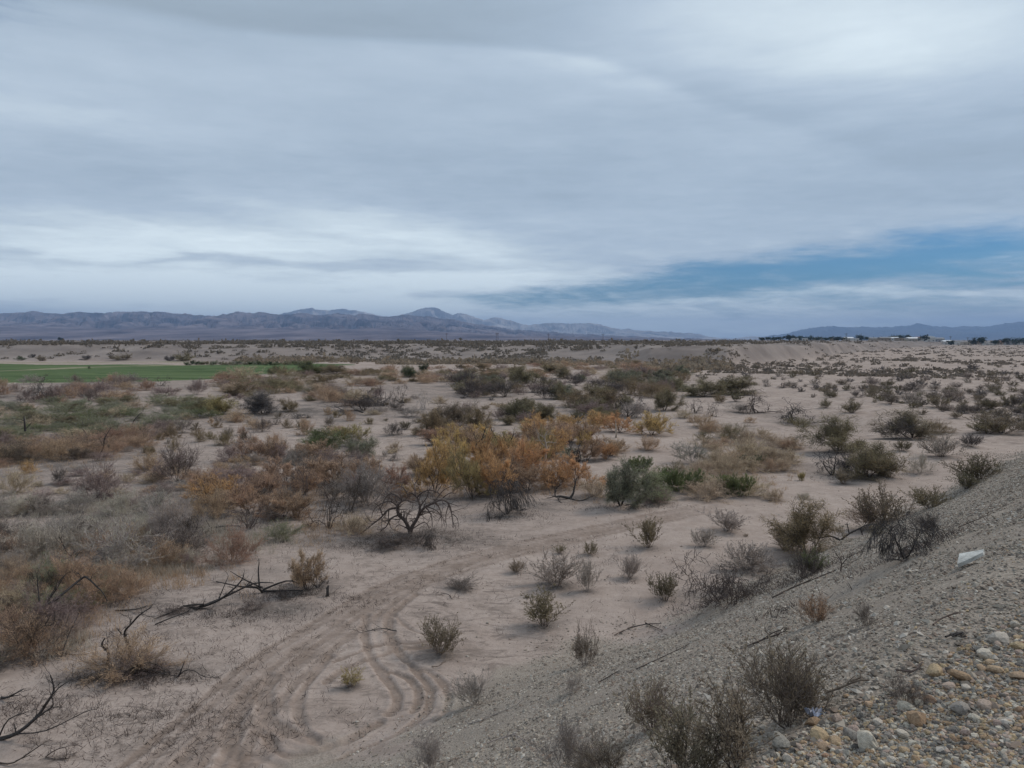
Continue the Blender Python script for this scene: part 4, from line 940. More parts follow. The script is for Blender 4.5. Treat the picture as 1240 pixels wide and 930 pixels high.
LIMBS = [
 (497, 646, [([(-14, 32), (-22, 40), (-32, 38), (-46, 28), (-50, 16)], 0.94), ([(8, 44), (4, 58), (10, 66)], 0.81), ([(30, 40), (40, 52), (52, 58)], 0.81), ([(52, 24), (58, 20), (60, 8)], 0.68), ([(-26, 30), (-28, 14), (-24, 4)], 0.81), ([(18, 34), (34, 30), (44, 16)], 0.81), ([(0, 4), (-14, 10), (-20, 4)], 0.81), ([(0, 4), (16, 12), (22, 4)], 0.81), ([(0, 0), (-2, 8), (-6, 18), (-12, 24), (-14, 32), (-10, 42), (-2, 46), (6, 42)], 2.67), ([(0, 0), (3, 10), (10, 22), (12, 34), (8, 44), (2, 50)], 2.67), ([(10, 22), (18, 34), (30, 40), (40, 44), (48, 38), (52, 24), (54, 12)], 1.84), ([(-14, 32), (-26, 30), (-34, 22), (-44, 14), (-54, 6)], 1.59), ([(-12, 24), (-24, 18), (-30, 8), (-38, 2)], 1.26),
   ([(-10, 42), (-22, 50), (-30, 44), (-36, 30)], 1.09), ([(8, 44), (16, 52), (28, 54), (40, 48)], 1.17), ([(30, 40), (36, 30), (38, 14)], 0.92), ([(18, 34), (26, 24), (28, 10)], 1.00), ([(12, 34), (20, 44), (24, 56)], 0.92), ([(-2, 46), (-8, 56), (-16, 60)], 0.84), ([(40, 44), (48, 50), (56, 50)], 0.76), ([(48, 38), (44, 24), (45, 10)], 0.76), ([(-34, 22), (-36, 34), (-44, 42)], 0.76)], 'dark', 'black gnarled tree with arching limbs beside the dirt road', 'the black gnarled tree'),
 (52, 755, [([(0, 0), (0, 20), (-2, 45), (-1, 62)], 1.3), ([(0, 18), (12, 38), (20, 50), (26, 60)], 1.0), ([(0, 20), (20, 32), (38, 50), (48, 52), (60, 42), (66, 34), (70, 22)], 1.8), ([(6, 28), (18, 52), (30, 62)], .7)], 'black', 'curved black limb arching over the rust-orange bush at lower left', 'the curved black limb'),
 (44, 786, [([(0, 0), (0, 14), (6, 24), (16, 34), (28, 48)], 1.4), ([(0, 12), (-3, 26), (-6, 34)], 1.0), ([(12, 30), (22, 32), (26, 48)], .9), ([(4, 22), (4, 36)], .6)], 'black', 'black snag with raised antler twigs at the left edge beside open sand', 'the antler snag'),
 (98, 688, [([(0, 0), (-6, 14), (-14, 22), (-20, 42)], 1.4), ([(-6, 14), (4, 26)], .7), ([(0, 0), (2, -14)], 1.0)], 'black', 'crooked black limb rising from the grey thicket at the left', None),
 (0, 896, [([(0, 0), (20, 8), (38, 22), (55, 42), (62, 58), (60, 78)], 2.8), ([(38, 22), (60, 38), (74, 50), (72, 68)], 1.4), ([(55, 42), (80, 70), (95, 78)], 1.2), ([(20, 8), (60, 14), (100, 30), (116, 34)], 1.0), ([(0, 6), (14, 28), (36, 36)], 1.2)], 'black', 'big forked black limb reaching in from the left edge near the bottom', 'the big forked limb'),
 (2, 846, [([(0, 0), (14, 6), (30, 14)], 1.8), ([(6, 2), (24, 5)], 1.0)], 'black', 'short black limb lying at the left edge above the big forked limb', None),
 (0, 925, [([(0, 0), (20, 4), (44, 18), (50, 22)], 1.2), ([(20, 4), (36, 10)], .8)], 'dark', 'thin dark branch on the sand at the bottom left corner', None),
 (55, 918, [([(0, 0), (10, 8), (24, 12), (28, 4), (22, -2)], .8), ([(0, 0), (16, -3), (26, -2)], .8)], 'dark', 'curled thin twig on sand near the bottom left corner', None),
 (130, 806, [([(0, 0), (-2, 14), (-6, 26), (0, 36)], 2.0), ([(-4, 20), (2, 18)], .8)], 'black', 'shorter burnt stub, left of two in the tan see-through bush', None),
 (156, 800, [([(0, 0), (-2, 14), (-8, 24), (-8, 34), (4, 46), (18, 60), (28, 66)], 2.0), ([(-8, 34), (-14, 40)], 1.0), ([(4, 46), (20, 62), (34, 60)], .6)], 'black', 'taller burnt stub with a long forked arm, right of two in the tan see-through bush', 'the tall burnt stub'),
 (106, 822, [([(0, 0), (20, 2), (46, 10), (70, 16), (92, 10)], 1.3), ([(70, 14), (84, 4), (100, 2)], 1.0)], 'black', 'black log lying under the tan see-through bush around burnt stubs', None),
 (216, 820, [([(0, 0), (4, 8), (8, 20)], 1.3), ([(0, 0), (-8, 6), (-4, 14), (-16, 12), (-34, 8)], .9), ([(0, 0), (10, 10), (22, 10), (34, 2), (50, -1)], .8)], 'black', 'small black twig clump with an arching loop right of the burnt stubs', None),
 (74, 797, [([(0, 0), (0, 20), (2, 40)], .9)], 'black', 'single upright thin black stem on sand by the antler snag', None),
 (60, 792, [([(0, 0), (14, 2), (34, -2), (50, 0)], .9)], 'black', 'flat black branch across the sand by the antler snag', None),
 (236, 738, [([(0, 0), (24, 8), (44, 22), (56, 34), (62, 44)], 1.8), ([(0, 0), (-14, 2), (-30, -5), (-48, -12)], 1.2), ([(4, 2), (30, 10), (62, 22), (90, 26)], 1.8), ([(0, 0), (10, 6), (-8, 8), (14, 0)], 1.6), ([(30, 14), (40, 40)], .8)], 'black', 'long fallen black limb with raised forks on sand left of the road', 'the long fallen limb'),
 (318, 718, [([(0, 0), (-6, 8), (-24, 10), (-50, 20)], 1.8), ([(-4, 8), (-6, 26), (-4, 38)], 1.3), ([(0, 6), (-20, 22), (-36, 30)], 1.0), ([(0, 4), (26, 12), (42, 10)], 1.4), ([(-2, 2), (20, 2), (50, 4)], 1.6)], 'black', 'black branching snag at the left foot of the tan bush with burnt stubs', 'the black branching snag'),
 (140, 740, [([(0, 0), (20, 2), (38, 8), (44, 11)], 1.0)], 'black', 'straight black stick on sand beyond the tall burnt stub', None),
 (188, 757, [([(0, 0), (20, 8), (34, 12), (42, 20)], .9)], 'black', 'thin bent stick below the long fallen limb', None),
 (31, 530, [([(0, 8), (0, 20), (-2, 26)], 1.4), ([(0, 10), (6, 18)], .6)], 'black', 'stubby black snag in the purple-grey band at the left', None),
 (121, 552, [([(0, 0), (6, 12), (8, 22), (12, 34)], 1.0)], 'black', 'leaning black pole left in the brown thicket at the left', None),
 (158, 522, [([(0, 0), (2, 12), (6, 20)], 1.0)], 'black', 'short leaning black snag at the edge of the green thicket', None),
 (110, 532, [([(0, 0), (-6, 8), (-10, 12)], 1.0)], 'black', 'small bent snag between the leaning black poles', None),
 (659, 572, [([(0, 0), (2, 30), (0, 44), (3, 52)], 1.5), ([(1, 32), (-6, 40), (-8, 50)], .8)], 'pale', 'pale standing dead trunk among the orange tamarisks', 'the pale dead trunk'),
 (746, 530, [([(0, 0), (0, 6)], 1.6), ([(0, 6), (0, 18)], 1.1)], 'pale', 'pale straight post-like trunk in front of the orange tamarisks', 'the pale post-like trunk'),
 (690, 604, [([(0, 0), (4, 6), (6, 14), (8, 24)], 1.8), ([(0, 0), (-12, 4), (-18, 4), (-18, 12)], 1.8), ([(0, 0), (12, -3), (24, 2)], 1.2)], 'black', 'black hooked log and stub on sand beside the tan round shrub', 'the hooked black log'),
 (580, 552, [([(0, 0), (-4, 12), (4, 22), (8, 34)], 1.3), ([(-2, 8), (10, 24), (18, 30)], .7)], 'black', 'crooked black branch rising through the middle of the orange stand', None),
 (526, 548, [([(0, 0), (-2, 12), (-8, 18)], 1.0), ([(-2, 8), (-14, 10)], .6)], 'black', 'crooked black branch over the left end of the orange stand', None),
 (598, 545, [([(0, 0), (4, 12), (-2, 24), (-4, 32)], 1.1)], 'black', 'second crooked black branch at the top of the orange stand', None),
 (612, 548, [([(0, 0), (6, 14), (10, 24)], 1.2)], 'black', 'black snag arcing at the right of the orange stand', None),
 (698, 520, [([(0, 0), (2, 8), (6, 14)], .9), ([(2, 8), (-3, 12)], .5)], 'black', 'small black forked stick behind the orange stand', None),
 (450, 600, [([(0, 0), (-6, 16), (-16, 30)], 1.1), ([(-3, 8), (8, 22), (10, 40)], .9), ([(0, 4), (16, 16), (34, 18)], .7)], 'grey', 'grey forked stem standing in the pale fan bush', None),
 (1018, 655, [([(0, 0), (10, 10), (24, 16), (34, 22), (50, 18)], 1.3), ([(0, 0), (-10, 4), (-26, 2), (-40, 12)], 1.3), ([(10, 10), (8, 22)], .8), ([(24, 16), (26, 8)], 1.3)], 'black', 'black crooked limb on gravel right of the brown mesquite', 'the crooked slope limb'),
 (1018, 693, [([(0, 0), (0, 14), (-8, 24)], .9), ([(0, 8), (12, 18), (22, 24)], .7)], 'dark', 'small bare dark sapling on the gravel slope', 'the bare sapling'),
 (935, 725, [([(0, 0), (24, 8), (48, 14), (72, 22), (100, 36), (112, 44)], 1.1), ([(24, 8), (0, 12), (-6, 10)], .7)], 'dark', 'long thin dead branch lying along the gravel below the bare sapling', None),
 (905, 785, [([(0, 0), (16, 6), (34, 14), (46, 22)], 1.4), ([(16, 6), (30, 22), (40, 26)], .9), ([(10, 4), (36, 5)], .7)], 'dark', 'dark branch lying on gravel above the biggest foreground bush', 'the dark slope branch'),
 (1000, 843, [([(0, 0), (16, 8), (34, 14), (46, 17)], 1.6), ([(30, 12), (44, 12)], 1.0)], 'brown', 'brown broken stick on gravel right of the biggest foreground bush', None),
 (1145, 775, [([(0, 0), (14, 2), (26, 4)], 1.4), ([(10, 0), (4, 8)], .8), ([(10, 2), (22, 8)], .8)], 'black', 'black stick on gravel next to the pale cobbles', None),
 (523, 808, [([(0, 0), (8, 3), (16, 6)], .8)], 'brown', 'short brown stick on sand right of the looping tracks', None),
 (568, 878, [([(0, 0), (14, 6), (26, 10), (40, 8), (60, 10)], .8), ([(0, 0), (-4, 4)], .7)], 'grey', 'thin grey wavy twig on sandy gravel right of the fan bush', None),
 (590, 902, [([(0, 0), (18, 4), (34, 2), (50, -2)], .8), ([(18, 4), (24, 10)], .5)], 'grey', 'thin grey twig below the wavy twig near the bottom', None),
 (760, 762, [([(0, 0), (20, 8), (40, 10)], .9), ([(22, 8), (30, 2), (42, -2)], .9), ([(-10, -6), (10, 4)], .5)], 'black', 'small forked black stick where sand meets gravel below the tangle', None),
 (744, 770, [([(0, 0), (10, 4), (18, 6)], .8)], 'brown', 'short curved stick left of the small forked black stick', None),
 (770, 812, [([(0, 0), (20, 4), (40, 12), (60, 20)], .9)], 'dark', 'thin branch on gravel above the brown slope bush', None),
 (724, 828, [([(0, 0), (10, 3), (26, 5)], .9)], 'dark', 'thin stick on gravel right of the upright brown bush', None),
 (480, 765, [([(0, 0), (-6, 3), (-18, 2), (-34, 0), (-42, -2)], .8), ([(-26, 1), (-30, 4)], .6)], 'black', 'twig lying at the end of the wheel ruts beside the road', None),
 (545, 722, [([(0, 0), (-6, 3), (-16, 2)], .5), ([(0, 0), (2, -4)], .5)], 'dark', 'small twig on sand below the flattened dead bush', None),
 (1085, 815, [([(0, 0), (20, -2), (36, 4)], .7)], 'dark', 'thin twig on gravel above the grey bush against the cobbles', None),
 (1160, 640, [([(0, 0), (20, 6), (36, 2)], .7), ([(10, 2), (14, 10)], .5)], 'dark', 'thin twig on the gravel above the white slab', None),
 (1130, 760, [([(0, 0), (16, 8), (32, 18)], .6)], 'brown', 'faint brown twig on gravel left of the black stick', None),
 (440, 500, [([(0, 0), (-10, 4), (-20, 2), (-36, 8)], 1.0), ([(-20, 2), (-28, -4)], .8)], 'black', 'burnt limb lying in the litter left of the burnt black brush', None),
 (255, 640, [([(0, 0), (20, 4), (40, 4)], 1.1), ([(0, 0), (-16, -4), (-36, -2)], .9), ([(0, 0), (-6, 10)], .7)], 'black', 'black limb lying in grey litter behind the dense rust-orange bush', None),
 (140, 670, [([(0, 0), (14, 2), (24, 0)], 1.2), ([(16, 2), (14, 12)], 1.2)], 'black', 'short black log with an upright stub in the grey thicket', None),
]
for a in LIMBS:
    limb(a[0], a[1], a[2], 1, a[3], a[4], name='dead_tree' if ('trunk' in a[4] or 'tree' in a[4]) else 'dead_branch', cat='dead tree' if ('trunk' in a[4] or 'tree' in a[4]) else 'dead branch', twig=3.0 if 'gnarled' in a[4] else 1.8, short=a[5])
# upright stump beside the road
mb = MB(); g = at(396.5, 722); mb.tube([(0, 0, -0.05), (0.01, 0, 0.12), (0.0, 0.02, 0.22), (0.03, 0.02, 0.29)], [0.045, 0.038, 0.04, 0.025], 9)
o = link('wooden_stump', mb.mesh('wooden_stump', SM['black'], True)); o.location = g; tag(o, 'short upright burnt stump on sand right of the tan bush with burnt stubs', 'stump')

# ---- zones of further plants, each still a thing of its own
def in_poly(x, y, P):
    c = False; j = len(P) - 1
    for i in range(len(P)):
        if (P[i][1] > y) != (P[j][1] > y) and x < (P[j][0] - P[i][0]) * (y - P[i][1]) / (P[j][1] - P[i][1] + 1e-9) + P[i][0]: c = not c
        j = i
    return c
def describe(kind, fol, wpx, px, py, where):
    look = {'orange': 'orange', 'gold': 'golden', 'tanorange': 'tan-orange', 'rust': 'rusty', 'tan': 'tan', 'pale': 'pale straw', 'yellowgreen': 'yellow-green', 'olive': 'olive', 'oliveb': 'olive-brown', 'green': 'green', 'sage': 'sage green',
            'greygreen': 'grey-green', 'grey': 'grey', 'purple': 'purplish', 'darkgrey': 'dark grey', 'palegrey': 'pale grey', 'darkolive': 'dark olive', 'brown': 'brown', 'deep': 'deep green', 'scrub': 'dark brown', None: 'black burnt'}[fol]
    sizew = 'tiny' if wpx < 9 else 'small' if wpx < 20 else 'mid-sized' if wpx < 38 else 'large'
    return sizew, look
def scatter(poly, n, kinds, sizes, seed, group, where, minsep=0.7, lo=False, hw=(0.45, 0.7)):
    rng = random.Random(seed); xs = [p[0] for p in poly]; ys = [p[1] for p in poly]; placed = []; tries = 0
    while len(placed) < n and tries < n * 30:
        tries += 1
        px = rng.uniform(min(xs), max(xs)); py = rng.uniform(min(ys), max(ys))
        if not in_poly(px, py, poly): continue
        g = at(px, py); d = g[1]
        w = rng.uniform(*sizes) * (1.0 if rng.random() > 0.15 else 1.35)
        if any(math.hypot(g[0] - q[0], g[1] - q[1]) < minsep * (w + q[2]) / 2 for q in placed): continue
        placed.append((g[0], g[1], w)); k, f, s = rng.choice(kinds)
        wpx = w / d * 930
        kk = k
        if wpx < 15: kk = 'smallmass' if k in ('puff', 'dome', 'mesquite', 'tamarisk', 'reed', 'smallmass') else ('small' if k != 'dead' else 'dead')
        plant(kk, px, py, wpx, 0, f, s, None, None, group, pos=g, size=(w, w * rng.uniform(*hw)))
        PLACED[-1] = PLACED[-1][:6] + ((group, where),)
    return placed
scatter([(-20, 498), (60, 488), (250, 484), (262, 500), (210, 518), (100, 530), (-20, 540)], 80, [('puff', 'sage', 'grey'), ('puff', 'sage', 'grey'), ('puff', 'greygreen', 'grey'), ('mesquite', 'olive', 'dark'), ('puff', 'green', 'grey'), ('puff', 'tan', 'brown')], (1.9, 3.4), 11, 'green shrubs of the left thicket', 'in the green thicket at the left', 0.36, hw=(0.22, 0.34))
scatter([(-20, 463), (262, 459), (268, 472), (120, 488), (-20, 490)], 48, [('twiggy', 'purple', 'purple'), ('twiggy', 'grey', 'grey'), ('puff', 'tanorange', 'brown'), ('puff', 'purple', 'brown'), ('puff', 'rust', 'brown'), ('dead', None, 'dark')], (1.6, 3.6), 12, 'purple-grey shrubs beside the green field', 'in the bare band in front of the green field', 0.5, hw=(0.30, 0.50))
scatter([(-20, 548), (80, 536), (205, 524), (205, 536), (110, 556), (-20, 568)], 42, [('twiggy', 'purple', 'purple'), ('puff', 'tanorange', 'brown'), ('puff', 'rust', 'brown'), ('twiggy', 'brown', 'dark'), ('puff', 'purple', 'brown')], (1.4, 2.6), 13, 'brown shrubs in front of the green thicket', 'in the brown band below the green thicket', 0.45, hw=(0.32, 0.5))
scatter([(-20, 620), (120, 612), (235, 628), (235, 690), (130, 706), (-20, 700)], 30, [('twiggy', 'palegrey', 'grey'), ('puff', 'palegrey', 'grey'), ('puff', 'tanorange', 'brown'), ('twiggy', 'grey', 'dark'), ('twiggy', 'purple', 'purple'), ('puff', 'grey', 'grey')], (0.9, 1.9), 14, 'grey shrubs of the lower left thicket', 'in the grey thicket at lower left', 0.4, hw=(0.4, 0.65))
scatter([(-20, 700), (90, 700), (130, 725), (100, 770), (40, 805), (-20, 830)], 16, [('puff', 'tanorange', 'brown'), ('puff', 'rust', 'brown'), ('twiggy', 'purple', 'purple'), ('puff', 'sage', 'grey'), ('twiggy', 'brown', 'dark')], (0.8, 1.4), 15, 'rusty shrubs of the lower left corner', 'in the rusty thicket at lower left', 0.45, hw=(0.5, 0.7))
scatter([(225, 560), (330, 552), (470, 560), (500, 600), (450, 632), (360, 640), (250, 632)], 42, [('tamarisk', 'tanorange', 'dark'), ('twiggy', 'purple', 'purple'), ('twiggy', 'grey', 'grey'), ('puff', 'tanorange', 'brown'), ('tamarisk', 'rust', 'dark'), ('twiggy', 'grey', 'dark')], (1.0, 2.1), 16, 'tan and bare shrubs of the centre-left thicket', 'in the tan thicket left of the black gnarled tree', 0.45, hw=(0.45, 0.72))
scatter([(165, 512), (345, 502), (480, 500), (480, 512), (350, 530), (240, 548), (170, 552)], 46, [('puff', 'tanorange', 'brown'), ('twiggy', 'brown', 'dark'), ('puff', 'oliveb', 'brown'), ('twiggy', 'grey', 'dark')], (0.5, 1.3), 17, 'small shrubs on the left sand flat', 'on the open sand behind the green mound', 1.1, hw=(0.5, 0.9))
scatter([(265, 456), (640, 440), (800, 442), (800, 452), (640, 458), (420, 470), (280, 482)], 150, [('puff', 'rust', 'brown'), ('puff', 'oliveb', 'brown'), ('mesquite', 'oliveb', 'dark'), ('puff', 'tanorange', 'brown'), ('puff', 'tan', 'brown'), ('puff', 'olive', 'brown'), ('puff', 'purple', 'brown')], (2.2, 5.0), 18, 'rusty shrubs across the far wash', 'in the far rusty band across the wash', 0.42, hw=(0.20, 0.34))
scatter([(150, 545), (330, 548), (480, 540), (490, 556), (330, 572), (240, 582), (150, 585)], 34, [('twiggy', 'grey', 'grey'), ('puff', 'tanorange', 'brown'), ('puff', 'tan', 'brown'), ('twiggy', 'purple', 'purple')], (0.6, 1.3), 27, 'low brush around the green mound', 'in the low brush around the green mound', 0.7, hw=(0.35, 0.6))
scatter([(440, 470), (620, 474), (620, 520), (500, 516), (430, 505)], 30, [('twiggy', 'darkgrey', 'dark'), ('twiggy', 'grey', 'grey'), ('puff', 'oliveb', 'brown'), ('puff', 'tan', 'brown')], (0.7, 1.9), 28, 'low brush on the central sand', 'on the central sand behind the orange stand', 0.8, hw=(0.25, 0.45))
scatter([(270, 468), (440, 464), (440, 486), (360, 492), (270, 488)], 26, [('puff', 'tanorange', 'brown'), ('twiggy', 'grey', 'grey'), ('puff', 'olive', 'brown'), ('twiggy', 'purple', 'purple')], (1.2, 2.8), 29, 'brush below the end of the field', 'in the brush below the end of the field', 0.6, hw=(0.3, 0.5))
scatter([(120, 556), (230, 560), (240, 600), (180, 625), (0, 622), (0, 600)], 26, [('twiggy', 'grey', 'grey'), ('puff', 'tan', 'brown'), ('twiggy', 'purple', 'purple'), ('puff', 'tanorange', 'brown')], (0.7, 1.5), 30, 'brush around the purple bushes', 'in the brush around the large purple-grey bush', 0.6, hw=(0.3, 0.55))
scatter([(380, 476), (480, 478), (480, 490), (400, 492)], 10, [('puff', 'tanorange', 'brown'), ('puff', 'tan', 'brown'), ('twiggy', 'purple', 'purple')], (1.6, 3.0), 19, 'tan shrubs by the burnt brush', 'beside the burnt brush left of centre', 0.6, hw=(0.4, 0.6))
scatter([(545, 462), (640, 458), (830, 452), (830, 476), (790, 486), (560, 482)], 78, [('mesquite', 'olive', 'dark'), ('puff', 'oliveb', 'brown'), ('twiggy', 'purple', 'purple'), ('mesquite', 'greygreen', 'dark'), ('puff', 'olive', 'dark'), ('twiggy', 'darkgrey', 'dark')], (2.0, 4.4), 20, 'olive shrubs behind the orange stand', 'in the mixed scrub behind the orange stand', 0.55, hw=(0.38, 0.55))
scatter([(590, 488), (790, 486), (770, 512), (600, 516)], 16, [('mesquite', 'olive', 'dark'), ('twiggy', 'purple', 'purple'), ('creosote', 'darkolive', 'dark')], (1.2, 2.4), 21, 'olive shrubs close behind the orange stand', 'close behind the orange stand', 0.7, hw=(0.45, 0.6))
scatter([(500, 540), (620, 525), (740, 530), (760, 550), (700, 590), (520, 598)], 22, [('tamarisk', 'orange', 'dark'), ('tamarisk', 'tanorange', 'dark'), ('tamarisk', 'gold', 'dark'), ('tamarisk', 'rust', 'dark')], (1.3, 2.4), 22, 'orange tamarisks of the central stand', 'inside the central orange stand', 0.4, hw=(0.6, 0.85))
scatter([(850, 515), (960, 535), (960, 560), (900, 600), (830, 600), (850, 560)], 26, [('puff', 'tan', 'brown'), ('puff', 'tan', 'brown'), ('puff', 'tanorange', 'brown')], (1.1, 2.2), 23, 'tan mounds of the right thicket', 'in the tan thicket on the right', 0.45, hw=(0.38, 0.55))
# creosote and bursage plain on the right
near = scatter([(830, 452), (1000, 440), (1260, 446), (1260, 516), (1150, 505), (1090, 492), (960, 480), (930, 470), (830, 458)], 250, [('creosote', 'scrub', 'dark'), ('creosote', 'darkolive', 'dark'), ('twiggy', 'darkgrey', 'dark'), ('creosote', 'grey', 'dark'), ('creosote', 'brown', 'dark')], (0.75, 2.0), 24, 'creosote bushes on the right-hand plain', 'on the bushy plain at the right', 0.8, hw=(0.40, 0.60))
scatter([(1040, 480), (1250, 495), (1250, 540), (1200, 508), (1100, 505)], 14, [('creosote', 'darkolive', 'dark'), ('creosote', 'brown', 'dark'), ('twiggy', 'darkgrey', 'dark')], (0.7, 1.5), 25, 'dark bushes before the right-hand plain', 'on the sand in front of the bushy plain', 1.0, hw=(0.45, 0.6))
scatter([(600, 690), (720, 690), (840, 690), (880, 612), (960, 625), (930, 660), (820, 745), (640, 800), (590, 740)], 5, [('small', 'brown', 'brown')], (0.10, 0.2), 26, 'seedlings on the near sand', 'on the open sand right of the road', 1.0)
# bushes at the foot of the left bluff
BL = [(25, 436.5, 12, 6, 'deep'), (50, 437, 18, 8, 'brown'), (105, 435.5, 14, 6, 'darkgrey'), (148, 436, 22, 9, 'brown'), (222, 437, 28, 11, 'olive'), (205, 437, 14, 8, 'darkgrey'), (40, 433, 10, 5, 'darkgrey'), (135, 434, 10, 5, 'darkgrey')]
for i, (px, py, w, h, f) in enumerate(BL):
    plant('smallmass', px, py, w, h, f, 'dark', None, None, 'shrubs along the foot of the left bluff'); PLACED[-1] = PLACED[-1][:6] + (('shrubs along the foot of the left bluff', 'at the foot of the far bluff behind the field'),)
for i in range(26):
    px = 228 + i * 5.8 + prng.uniform(-2, 2); plant('smallmass', px, 441.8 + prng.uniform(-.4, .6), prng.uniform(8, 13), prng.uniform(4, 6), prng.choice(['olive', 'green', 'deep', 'greygreen']), 'dark', None, None, 'hedge shrubs along the field edge'); PLACED[-1] = PLACED[-1][:6] + (('hedge shrubs along the field edge', 'in the hedge row at the far field edge'),)

# ---- labels for the scattered plants: look, size, zone and the nearest landmark plant
used = {}
REG = [e['label'] for e, *r in PLACED if 'label' in e]
for L_ in REG: used[L_] = 1
for rec in PLACED:
    e, px, py, w, kind, fol, z = rec
    if 'label' in e: continue
    grp, where = z
    sizew, look = describe(kind, fol, w, px, py, where)
    noun = {'creosote': 'creosote bush', 'twiggy': 'twiggy bush', 'mesquite': 'mesquite shrub', 'tamarisk': 'tamarisk', 'puff': 'rounded shrub', 'dead': 'dead bush', 'reed': 'green bush', 'small': 'bush', 'smallmass': 'shrub'}[kind]
    cand = sorted(HEROES, key=lambda h: (h[0] - px) ** 2 + ((h[1] - py) * 2.2) ** 2)
    done = False
    for h in cand[:4]:
        dx, dy = px - h[0], py - h[1]
        dist = math.hypot(dx, dy * 2.2)
        if dist > 150: break
        a = abs(dx) > abs(dy) * 2.2
        rels = (('right of' if dx > 0 else 'left of') if a else ('in front of' if dy > 0 else 'behind'))
        far = 'just ' if dist < 28 else '' if dist < 70 else 'well '
        lab = f"{sizew} {look} {noun} {far}{rels} {h[3]}"
        if lab not in used:
            used[lab] = 1; e['label'] = lab; done = True; break
    if not done:
        e['label'] = f"{sizew} {look} {noun} {where}"
    e['group'] = grp
    if e['category'] == 'tree': e['category'] = 'shrub'
from collections import defaultdict
bylab = defaultdict(list)
for rec in PLACED: bylab[rec[0]['label']].append(rec[0])
for lab, L_ in bylab.items():
    if len(L_) > 1:
        for e in L_: e['group'] = L_[0]['group'] if 'group' in L_[0] else 'matching plants'

# ---- far scrub that nobody could count: one object per terrain belt
def scrub_stuff(name, n, xy, wr, hr, mat, seed, blades=22, bw=1.0):
    rng = np.random.default_rng(seed); x, y = xy(rng, n); n = len(x); z = height(x, y)
    w = rng.uniform(*wr, n) * rng.choice([0.7, 1, 1.3], n); h = w * rng.uniform(*hr, n)
    B = blades; a = rng.uniform(0, 6.28, (n, B)); rad = np.sqrt(rng.random((n, B))) * 0.5; hz = rng.random((n, B)) * (1 - (rad * 1.9) ** 2 * 0.8)
    base = np.stack([x[:, None] + rad * np.cos(a) * w[:, None], y[:, None] + rad * np.sin(a) * w[:, None], z[:, None] + np.maximum(hz - 0.25, 0) * h[:, None] - 0.03], -1).reshape(-1, 3)
    D = np.stack([np.cos(a) * rad * 2, np.sin(a) * rad * 2, np.full(a.shape, 0.8)], -1).reshape(-1, 3) + rng.normal(0, 0.45, (n * B, 3))
    l = (h[:, None] * rng.uniform(0.3, 0.7, (n, B))).ravel(); ww = (w[:, None] * rng.uniform(0.18, 0.38, (n, B)) * bw).ravel()
    V, F = blades_np(rng, base, D, l, ww, 'rh')
    o = link(name, mesh_np(name, V, F.ravel(), np.full(len(F), 4), mat)); tag(o, kind='stuff')
def clump(rng, x, y, s, thr, seed): return fbm(x / s, y / s, 3, seed) + rng.normal(0, 0.12, len(x)) > thr
def belt_mid(rng, n):   # slope below the terrace, middle of the view
    t = rng.uniform(-0.72, 0.30, n); y = rng.uniform(235, 520, n); x = t * y
    yb = np.interp(t, TB, YB); ok = (y > yb + 2) & clump(rng, x, y, 22, -0.12, 91) & ((t > -0.36) | (rng.random(n) < 0.5)) & ~((t > 0.10) & (rng.random(n) < 0.8))
    return x[ok], y[ok]
def belt_top(rng, n):
    t = rng.uniform(-0.75, 0.75, n); y = 300 * (1 / rng.uniform(0.12, 1.0, n)); x = t * y
    yb = np.interp(t, TB, YB); ok = (y > yb + 30) & clump(rng, x, y, 40, -0.1, 92); return x[ok], y[ok]
def belt_right(rng, n):  # plain beyond the individual bushes
    t = rng.uniform(0.16, 0.75, n); y = 150 / (0.12 + 0.88 * rng.uniform(0, 1, n) ** 1.9); x = t * y
    yb = np.interp(t, TB, YB); ok = (y < yb) & clump(rng, x, y, 20, -0.16, 93); return x[ok], y[ok]
def belt_rbluff(rng, n):
    t = rng.uniform(0.18, 0.5, n); yb = np.interp(t, TB, YB); y = yb + rng.uniform(-30, 35, n); x = t * y; ok = clump(rng, x, y, 25, 0.22, 95); return x[ok], y[ok]
def belt_base(rng, n):   # dark fringe along the foot of the terrace
    t = rng.uniform(-0.36, 0.28, n); yb = np.interp(t, TB, YB); y = yb + rng.normal(-8, 10, n); x = t * y
    ok = clump(rng, x, y, 18, -0.15, 96); return x[ok], y[ok]
scrub_stuff('terrace_scrub', 6500, belt_mid, (1.4, 3.2), (0.35, 0.55), FM['scrub'], 1)
scrub_stuff('far_scrub', 3000, belt_top, (2.0, 4.5), (0.35, 0.5), FM['scrub'], 2, 14)
scrub_stuff('plain_scrub', 3600, belt_right, (0.7, 2.4), (0.30, 0.5), FM['scrub'], 3)
scrub_stuff('bluff_scrub', 500, belt_rbluff, (1.0, 2.0), (0.4, 0.6), FM['scrub'], 4)
scrub_stuff('wash_edge_scrub', 900, belt_base, (2.0, 4.5), (0.35, 0.5), FM['brown'], 5)

def belt_left(rng, n):   # brush carrying on beyond the left of the view
    t = -rng.uniform(0.86, 1.6, n); y = 14 / rng.uniform(0.12, 1.0, n); x = t * y; ok = clump(rng, x, y, 7, -0.02, 99); return x[ok], y[ok]
scrub_stuff('left_scrub', 900, belt_left, (0.8, 1.8), (0.45, 0.65), FM['tanorange'], 6, 420, 0.12)
